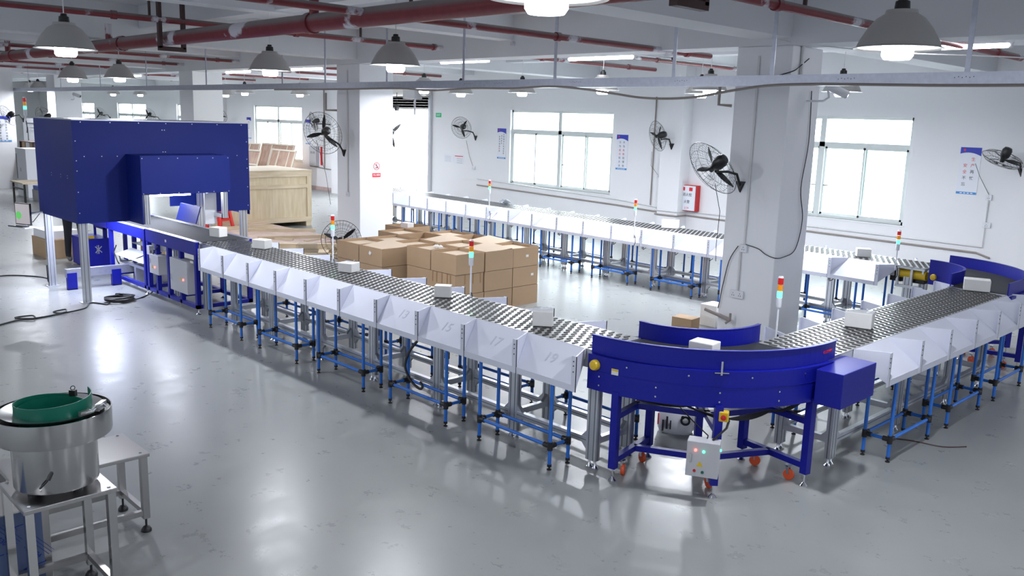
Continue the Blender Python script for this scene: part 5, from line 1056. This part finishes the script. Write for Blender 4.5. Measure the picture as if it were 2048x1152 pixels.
def plank(x, y, z, L_, w_, h_, rz, label, m='pineh', nm='plank'):
    o = MB().box(-L_ / 2, L_ / 2, -w_ / 2, w_ / 2, 0, h_).build(nm, m); o.location = (x, y, z); o.rotation_euler = (0, 0, rz); return tag(o, label, 'board', 'loose boards and sheets by the crate')
plank(-14.79, 8.0, 0.0, 2.98, 1.5, 0.12, 0.0, 'stack of pink plywood sheets lying on the floor behind the hood', 'ply', 'plywood_stack')
plank(-15.0, 8.3, 0.121, 1.4, 0.09, 0.05, 1.0, 'long pale board lying on the plywood stack, left one')
plank(-14.0, 8.1, 0.121, 1.35, 0.09, 0.05, 1.25, 'long pale board lying across the plywood stack, right one')
plank(-13.9, 7.8, 0.121, 0.35, 0.05, 0.03, 0.6, 'short pale offcut on the plywood stack')
plank(-13.6, 8.2, 0.121, 0.4, 0.06, 0.02, 1.9, 'second short offcut on the plywood stack')
plank(-15.62, 7.9, 0.121, 1.2, 0.1, 0.06, 1.5, 'pale board in front of the red stool')
pl = thing('wooden_pallet', 'pale wooden pallet with boards behind the long sorter', 'pallet', (-12.3, 7.1, 0), 0.98)
for y in (-0.35, 0, 0.35): MB().box(-0.95, 0.95, y - 0.04, y + 0.04, 0.12, 0.2).build('stringer', 'pineh', pl)
for z in (0.2, 0.10):
    for x in (-0.85, -0.45, 0, 0.45, 0.85): MB().box(x - 0.08, x + 0.08, -0.4, 0.4, z, z + 0.02).build('deck_board', 'pineh', pl)
for x in (-0.85, 0, 0.85): MB().box(x - 0.06, x + 0.06, -0.38, 0.38, 0.0, 0.1).build('block', 'pineh', pl)
plank(-12.4, 7.02, 0.221, 1.9, 0.10, 0.08, 0.98, 'thick pale beam lying on the pallet')
simplebox(-11.95, 7.1, 0.222, (0.3, 0.25, 0.12), 0.9, 'plastic', 'clear plastic wrapped pack on the pallet', 'plastic_pack', 'pack')
st = thing('stool', 'red plastic stool standing on the boards behind the hood opening', 'stool', (-16.05, 7.63, 0.121), 0.3)
MB().box(-0.14, 0.14, -0.14, 0.14, 0.36, 0.385).build('seat', 'redl', st, bevel=0.01)
for sx in (-1, 1):
    for sy in (-1, 1):
        q = MB(); q.beam((sx * 0.17, sy * 0.17, 0), (sx * 0.12, sy * 0.12, 0.36), 0.05, 0.05, (0, 1, 0)); q.build('leg', 'redl', st)
q = MB()
for s_ in (-1, 1): q.box(-0.15, 0.15, s_ * 0.15 - 0.01, s_ * 0.15 + 0.01, 0.14, 0.18); q.box(s_ * 0.15 - 0.01, s_ * 0.15 + 0.01, -0.15, 0.15, 0.14, 0.18)
q.build('stretcher', 'redl', st)
# framed plywood panels leaning on the far wall
def lean(x, y, w_, h_, rz, tilt, label, bars=((0.5,), (0.5,))):
    t = thing('framed_panel', label, 'panel', (x, y, 0), rz, 'framed plywood panels leaning by the far left window'); t.rotation_euler = (tilt, 0, rz)
    MB().box(-w_ / 2, w_ / 2, 0, 0.012, 0, h_).build('plywood_sheet', 'plyd', t)
    q = MB(); b_ = 0.05
    q.box(-w_ / 2, w_ / 2, -0.03, 0, 0, b_); q.box(-w_ / 2, w_ / 2, -0.03, 0, h_ - b_, h_); q.box(-w_ / 2, -w_ / 2 + b_, -0.03, 0, b_, h_ - b_); q.box(w_ / 2 - b_, w_ / 2, -0.03, 0, b_, h_ - b_)
    for f_ in bars[0]: q.box(-w_ / 2 + f_ * w_ - b_ / 2, -w_ / 2 + f_ * w_ + b_ / 2, -0.03, 0, b_, h_ - b_)
    for f_ in bars[1]: q.box(-w_ / 2 + b_, w_ / 2 - b_, -0.031, 0, f_ * h_ - b_ / 2, f_ * h_ + b_ / 2)
    q.build('frame_battens', 'batten', t)
lean(-26.0, 14.05, 2.1, 1.42, 0.0, -0.30, 'widest framed plywood panel, rearmost below the far left window', ((0.33, 0.8), ()))
lean(-24.9, 13.65, 1.5, 1.28, 0.0, -0.32, 'framed plywood panel leaning at the right end of the row', ((0.33, 0.75), (0.55,)))
lean(-26.3, 13.3, 1.1, 1.22, 0.1, -0.33, 'framed plywood panel in front with a crossed batten', ((0.3,), (0.6,)))
lean(-27.6, 13.9, 1.2, 1.40, 0.05, -0.33, 'framed plywood panel at the left, partly behind the hood', ((0.5,), (0.5,)))
q = thing('white_frame_stand', 'white metal frame standing in front of the leaning panels', 'frame', (-24.5, 12.1, 0))
for x in (-0.5, 0.45): MB().box(x, x + 0.06, 0, 0.06, 0, 1.05).build('leg', 'whitep', q)
MB().box(-0.5, 0.51, 0, 0.06, 1.05, 1.15).build('top_rail', 'whitep', q)
# ------------------------------------------------------------------ far left corner: shelves, lockers, table
t = thing('locker', 'white steel locker cabinet left of the hood', 'cabinet', (-25.2, 6.62, 0))
MB().box(-0.45, 0.45, 0, 0.45, 0, 1.25).build('body', 'whitep', t, bevel=0.01); MB().box(-0.4, -0.34, -0.005, 0, 0.45, 1.1).build('dark_slot', 'blackp', t)
q = MB(); q.box(-0.08, -0.07, -0.008, 0, 0.65, 0.75); q.box(-0.03, -0.02, -0.008, 0, 0.65, 0.75); q.build('handle', 'greyp', t)
t = thing('storage_shelf', 'dark shelving with small boxes beside the white wall at the left', 'shelf', (-27.4, 7.35, 0))
for x in (-0.6, 0.6):
    for y in (0, 0.5): MB().box(x, x + 0.05, y, y + 0.05, 0, 1.35).build('upright', 'iron', t)
for z in (0.1, 0.45, 0.8, 1.1, 1.33): MB().box(-0.6, 0.65, 0, 0.55, z, z + 0.02).build('shelf_board', 'iron', t)
k = 0
for z in (0.12, 0.47, 0.82, 1.12):
    for x, m, c in ((-0.4, 'card', 'brown'), (0.0, 'foam', 'white'), (0.4, 'card' if k % 2 else 'red', 'brown' if k % 2 else 'red')):
        simplebox(-27.4 + x, 7.6, z + 0.001, (0.32, 0.4, 0.2), 0, m, '%s box on the dark shelving, %s shelf from below, %s' % (c, ORD[k], {-0.4: 'left', 0.0: 'middle', 0.4: 'right'}[x]), 'storage_box', 'box')
    k += 1
t = thing('work_table', 'small table with a wooden top and black legs at the left', 'table', (-23.1, 5.75, 0))
MB().box(-0.55, 0.45, 0.2, 1.0, 0.52, 0.55).build('table_top', 'pineh', t)
for x in (-0.5, 0.40):
    for y in (0.25, 0.95): MB().box(x - 0.02, x + 0.02, y - 0.02, y + 0.02, 0, 0.52).build('leg', 'blackp', t)
q = MB(); q.box(-0.5, 0.4, 0.235, 0.265, 0.38, 0.41); q.box(-0.5, 0.4, 0.935, 0.965, 0.38, 0.41); q.build('rail', 'blackp', t)
simplebox(-23.9, 6.75, 0, (0.5, 0.4, 0.28), 0, 'greyp', 'grey crate under the small table', 'storage_crate', 'crate')
simplebox(-23.9, 6.75, 0.281, (0.45, 0.36, 0.1), 0, 'bplastic', 'blue plastic tray on the grey crate', 'plastic_tray', 'tray')
simplebox(-23.3, 6.6, 0.551, (0.2, 0.14, 0.14), 0.4, 'bplastic', 'blue bag on the small table', 'tool_bag', 'bag')
t = thing('upper_cabinet', 'white cabinet unit with grey lettering high behind the hood corner', 'cabinet', (-29.6, 8.1, 0))
MB().box(-0.7, 0.9, 0, 0.5, 1.0, 1.95).build('body', 'whitep', t); MB().box(-0.25, -0.2, -0.01, 0, 1.1, 1.7).build('dark_slot', 'blackp', t); q = MB()
for i in range(3): q.box(0.0, 0.6, -0.01, 0, 1.6 + i * 0.1, 1.63 + i * 0.1)
q.build('printed_lines', 'greyp', t); MB().box(-0.75, 0.95, -0.02, 0.55, 0, 1.0).build('base_unit', 'card', t)
# ------------------------------------------------------------------ person standing behind the hood (mostly hidden)
def person(loc, rz):
    t = thing('person', 'person in a red top and black trousers standing behind the hood post', 'person', loc, rz)
    me = bpy.data.meshes.new('body'); J = [((0, 0, 0.93), .13), ((0, 0, 1.12), .135), ((0, 0, 1.33), .15), ((0, 0, 1.42), .08), ((0.01, 0, 1.48), .055), ((0.02, 0, 1.56), .09), ((0.02, 0, 1.64), .092),
        ((0, 0.09, 0.86), .095), ((0.01, 0.10, 0.48), .06), ((0, 0.10, 0.10), .042), ((0.12, 0.10, 0.04), .036), ((0, -0.09, 0.86), .095), ((0.02, -0.10, 0.48), .06), ((0, -0.11, 0.10), .042), ((0.12, -0.11, 0.04), .036),
        ((0, 0.19, 1.36), .062), ((0.04, 0.23, 1.10), .046), ((0.20, 0.20, 0.95), .036), ((0.27, 0.18, 0.94), .034), ((0, -0.19, 1.36), .062), ((0.03, -0.24, 1.10), .046), ((0.12, -0.25, 0.88), .036), ((0.16, -0.25, 0.82), .034)]
    E_ = [(0, 1), (1, 2), (2, 3), (3, 4), (4, 5), (5, 6), (0, 7), (7, 8), (8, 9), (9, 10), (0, 11), (11, 12), (12, 13), (13, 14), (2, 15), (15, 16), (16, 17), (17, 18), (2, 19), (19, 20), (20, 21), (21, 22)]
    me.from_pydata([j[0] for j in J], E_, []); o = bpy.data.objects.new('body', me); C.objects.link(o); o.parent = t
    sk = o.modifiers.new('skin', 'SKIN'); lay_ = me.skin_vertices[0] if me.skin_vertices else None
    if lay_ is None:
        bpy.context.view_layer.objects.active = o; 
    bm = bmesh.new(); bm.from_mesh(me); l_ = bm.verts.layers.skin.verify()
    for v, j in zip(bm.verts, J): v[l_].radius = (j[1], j[1]); v[l_].use_root = (v.index == 0)
    bm.to_mesh(me); bm.free()
    o.modifiers.new('sub', 'SUBSURF').levels = 2; o.modifiers['sub'].render_levels = 2
    dg = bpy.context.evaluated_depsgraph_get(); dg.update(); me2 = bpy.data.meshes.new_from_object(o.evaluated_get(dg)); o.modifiers.clear(); o.data = me2
    for m_ in ('skin', 'jeans', 'redcloth', 'shoe'): me2.materials.append(M[m_])
    for p in me2.polygons:
        c = p.center; p.use_smooth = True
        p.material_index = 3 if c.z < 0.09 else (1 if c.z < 0.86 and abs(c.y) < 0.19 and c.x < 0.15 else (2 if c.z < 1.43 and c.z > 0.86 and c.x < 0.17 else 0))
    for s_ in (1, -1):
        for i in range(5):
            a = (-0.03 + i * 0.013) if i < 4 else 0.03; base = Vector((0.28, 0.18, 0.94)) if s_ > 0 else Vector((0.165, -0.25, 0.80)); d = Vector((0.9, 0, -0.3)) if s_ > 0 else Vector((0.3, 0, -0.95))
            b = base + Vector((0, a, 0)); MB().tube([b - d * 0.02, b + d * 0.03, b + d * (0.055 if i < 4 else 0.035) + Vector((0, 0, -0.012))], 0.009, 6).build('finger' if i < 4 else 'thumb', 'skin', t)
    q = MB(); q.lathe([(0.001, 0.12), (0.06, 0.105), (0.095, 0.06), (0.1, 0.0), (0.09, -0.05)], (0.01, 0, 1.62), 16); q.build('hair', 'black', t)
    q = MB(); q.lathe([(0.001, 0.03), (0.012, 0.0), (0.014, -0.02)], (0.115, 0, 1.58), 8, (1, 0, 0.2)); q.build('nose', 'skin', t)
    q = MB()
    for y in (-0.035, 0.035): q.disc((0.105, y, 1.605), 0.01, 0.006, 10, (1, 0, 0))
    q.box(0.106, 0.112, -0.022, 0.022, 1.535, 1.541); q.build('face_features', 'dark', t)
person((-14.2, 4.4, 0), 0.0)
# ------------------------------------------------------------------ bowl feeders at lower left
def feet4(t, xs, ys, r_=0.03, h=0.08):
    pass
FT = thing('feeder_table', 'stainless steel table with square legs at the lower left, nearest', 'table', (-4.2, 1.155, 0))
TZ2 = 0.60
MB().box(-0.2, 0.2, -0.2, 0.2, TZ2 - 0.022, TZ2).build('table_top', 'steelb', FT, bevel=0.003)
for x in (-0.175, 0.175):
    for y in (-0.175, 0.175):
        lg = MB().box(x - 0.018, x + 0.018, y - 0.018, y + 0.018, 0.07, TZ2 - 0.022).build('leg', 'steel', FT); ft = MB(); ft.lathe([(0.0005, 0), (0.03, 0), (0.03, 0.012), (0.02, 0.028), (0.006, 0.034), (0.006, 0.07)], (x, y, 0), 14); ft.build('foot', 'black', lg)
q = MB()
for s_ in (-0.175, 0.175): q.box(-0.157, 0.157, s_ - 0.014, s_ + 0.014, 0.10, 0.13); q.box(s_ - 0.014, s_ + 0.014, -0.157, 0.157, 0.10, 0.13)
q.build('lower_rail', 'steelb', FT)
q = MB()
for x in (-0.17, 0.17):
    for y in (-0.17, 0.17): q.disc((x, y, TZ2), 0.008, 0.005, 10)
q.build('table_bolts', 'chrome', FT)
BF = thing('bowl_feeder', 'polished steel vibratory bowl feeder with a green coated bowl', 'feeder', (-4.2, 1.155, TZ2))
q = MB(); q.lathe([(0.0005, 0.03), (0.178, 0.03), (0.18, 0.035), (0.18, 0.27), (0.0005, 0.27)], (0, 0, 0), 48); q.build('drive_drum', 'steel', BF)
q = MB()
for a in range(4): a = a * PI / 2 + 0.4; q.disc((0.13 * math.cos(a), 0.13 * math.sin(a), 0.0), 0.022, 0.03, 12)
q.build('rubber_foot', 'black', BF)
q = MB(); q.lathe([(0.17, 0.262), (0.248, 0.262), (0.25, 0.27), (0.25, 0.375), (0.246, 0.375), (0.244, 0.275), (0.17, 0.272)], (0, 0, 0), 56, closed=True); q.build('outer_drum', 'steel', BF)
q = MB(); q.lathe([(0.205, 0.352), (0.244, 0.352), (0.244, 0.358), (0.205, 0.358)], (0, 0, 0), 48, closed=True); q.build('black_trough', 'blackp', BF)
q = MB(); q.lathe([(0.145, 0.360), (0.218, 0.374), (0.218, 0.380), (0.145, 0.368)], (-0.004, 0, 0), 48, closed=True); q.build('steel_track', 'steel', BF)
q = MB(); nseg = 60; vs = []
for i in range(nseg + 1):
    a = 2.2 + 2 * PI * i / nseg * 0.92; hh = 0.400 + 0.045 * i / nseg; rr = 0.146 + 0.020 * (i / nseg)
    for r_, z in ((rr, 0.36), (rr + 0.004, 0.36), (rr + 0.004, hh), (rr, hh)): vs.append((r_ * math.cos(a), r_ * math.sin(a), z))
fs = [(4 * i + j, 4 * i + (j + 1) % 4, 4 * i + 4 + (j + 1) % 4, 4 * i + 4 + j) for i in range(nseg) for j in range(4)] + [(0, 1, 2, 3), (4 * nseg + 3, 4 * nseg + 2, 4 * nseg + 1, 4 * nseg)]
q.add(vs, fs, True); q.build('green_rim', 'green', BF)
q = MB(); q.lathe([(0.0005, 0.30), (0.10, 0.285), (0.138, 0.30), (0.142, 0.392), (0.139, 0.392), (0.134, 0.305)], (0, 0, 0), 40); q.build('green_bowl', 'green', BF)
q = MB(); q.tube([(0.185, 0.10, 0.385), (0.20, 0.13, 0.42), (0.17, 0.17, 0.41), (0.15, 0.19, 0.385)], 0.0026, 6); q.tube([(0.175, 0.12, 0.385), (0.19, 0.15, 0.41), (0.14, 0.185, 0.40)], 0.0026, 6); q.tube([(0.19, 0.07, 0.385), (0.215, 0.11, 0.40), (0.16, 0.15, 0.40)], 0.003, 6); q.build('air_hoses', 'whitep', BF)
q = MB(); q.cbox((0.16, 0.16, 0.40), (0.08, 0.02, 0.03), 2.4); q.cbox((0.19, 0.08, 0.39), (0.05, 0.02, 0.02), 1.9); q.build('sensor_block', 'steelb', BF)
q = MB(); q.cbox((-0.088, 0.12, 0.405), (0.03, 0.02, 0.03), 0.7); q.torus((-0.088, 0.12, 0.430), 0.01, 0.002, (1, 0, 0), 14, 5); q.build('rim_clip', 'blackp', BF)
q = MB(); q.tube([(0.11, -0.10, 0.05), (0.155, -0.115, 0.07), (0.17, -0.09, 0.10), (0.165, -0.07, 0.13)], 0.005, 6); q.tube([(0.17, -0.085, 0.105), (0.163, -0.065, 0.135)], 0.009, 8); q.build('drive_cable', 'black', BF)
q = MB()
for i in range(6):
    a = -0.75 + i * 0.07; q.cbox((0.23 * math.cos(a), 0.23 * math.sin(a), 0.36), (0.012, 0.008, 0.006), a)
q.build('trough_clips', 'chrome', BF)
F2 = thing('feeder_table', 'lower stainless steel table behind the nearest feeder table', 'table', (-4.86, 1.42, 0))
TZ3 = 0.465
MB().box(-0.2, 0.2, -0.34, 0.34, TZ3 - 0.02, TZ3).build('table_top', 'steelb', F2, bevel=0.003)
for x in (-0.175, 0.175):
    for y in (-0.31, 0.31):
        lg = MB().box(x - 0.018, x + 0.018, y - 0.018, y + 0.018, 0.08, TZ3 - 0.02).build('leg', 'steelb', F2); ft = MB(); ft.lathe([(0.0005, 0), (0.028, 0), (0.028, 0.012), (0.018, 0.028), (0.006, 0.034), (0.006, 0.08)], (x, y, 0), 14); ft.build('foot', 'black', lg)
q = MB()
for s_ in (-0.31, 0.31): q.box(-0.157, 0.157, s_ - 0.014, s_ + 0.014, 0.10, 0.13)
for s_ in (-0.175, 0.175): q.box(s_ - 0.014, s_ + 0.014, -0.292, 0.292, 0.10, 0.13)
q.build('lower_rail', 'steelb', F2)
q = MB()
for x in (-0.17, 0.17): q.disc((x, 0.30, TZ3), 0.008, 0.004, 10)
q.build('table_bolts', 'chrome', F2)
B2 = thing('bowl_feeder', 'second small steel feeder drum mostly hidden behind the first', 'feeder', (-4.80, 1.36, TZ3))
MB().lathe([(0.0005, 0.02), (0.125, 0.02), (0.125, 0.24), (0.0005, 0.24)], (0, 0, 0), 40).build('drive_drum', 'steel', B2)
q = MB()
for a in range(3): a = a * 2.1 + 0.9; q.disc((0.09 * math.cos(a), 0.09 * math.sin(a), 0.0), 0.02, 0.02, 10)
q.build('rubber_foot', 'black', B2)
K = thing('control_cabinet', 'steel control cabinet covered in blue protective film under the feeder table', 'cabinet', (-4.62, 0.55, 0))
MB().box(-0.15, 0.19, -0.3, 0.62, 0.03, 0.42).build('cabinet_body', 'steelb', K, bevel=0.003)
MB().box(0.19, 0.192, -0.3, 0.585, 0.03, 0.415).build('film_panel', 'filmblue', K)
def onk(y, z, st, s_, ang=-0.9): 
    R_ = frame4((0.1925, y, z), (0, 1, 0), (0, 0, 1)) @ Matrix.Rotation(ang, 4, 'Z'); text(st, s_, 'ink', K, R_, 'film_print')
for y, z in ((0.40, 0.30), (0.535, 0.20), (0.23, 0.19), (0.10, 0.33)):
    onk(y, z, 'SUS304', 0.032)
    q = MB(); 
    for k_ in range(3): o_ = Vector((0.1925, y + 0.03 + 0.012 * k_, z + 0.01 + 0.008 * k_)); q.beam(o_ - Vector((0, 0.04, -0.05)), o_ + Vector((0, 0.04, -0.05)), 0.002, 0.001, (1, 0, 0))
    q.build('film_stripe', 'ink', K)
for y, z in ((0.50, 0.345), (0.38, 0.215), (0.27, 0.30), (0.56, 0.12)):
    q = MB(); q.beam((0.1925, y - 0.05, z), (0.1925, y + 0.03, z + 0.01), 0.004, 0.001, (1, 0, 0)); q.add([(0.1925, y - 0.05, z + 0.008), (0.1925, y - 0.05, z - 0.009), (0.1925, y - 0.075, z - 0.003), (0.193, y - 0.05, z + 0.008), (0.193, y - 0.05, z - 0.009), (0.193, y - 0.075, z - 0.003)], [(0, 1, 2), (5, 4, 3), (0, 3, 4, 1), (1, 4, 5, 2), (2, 5, 3, 0)]); q.build('film_arrow', 'ink', K)
for y, z in ((0.455, 0.33), (0.33, 0.13)):
    q = MB(); q.torus((0.1925, y, z), 0.018, 0.001, (1, 0, 0), 20, 4); q.build('film_ring', 'ink', K); onk(y, z, 'KK', 0.016)
q = thing('machine_upright', 'pair of aluminium uprights with cables at the lower left edge', 'frame', (-5.35, 1.02, 0))
for y in (0, 0.07): MB().box(-0.02, 0.02, y, y + 0.04, 0, 0.78).build('upright', 'steelb', q)
m_ = MB(); m_.tube([(0.03, -0.02, 0.75), (0.05, 0.05, 0.6), (0.03, -0.03, 0.45), (0.03, 0.02, 0.3)], 0.006, 6); m_.build('cable', 'black', q)
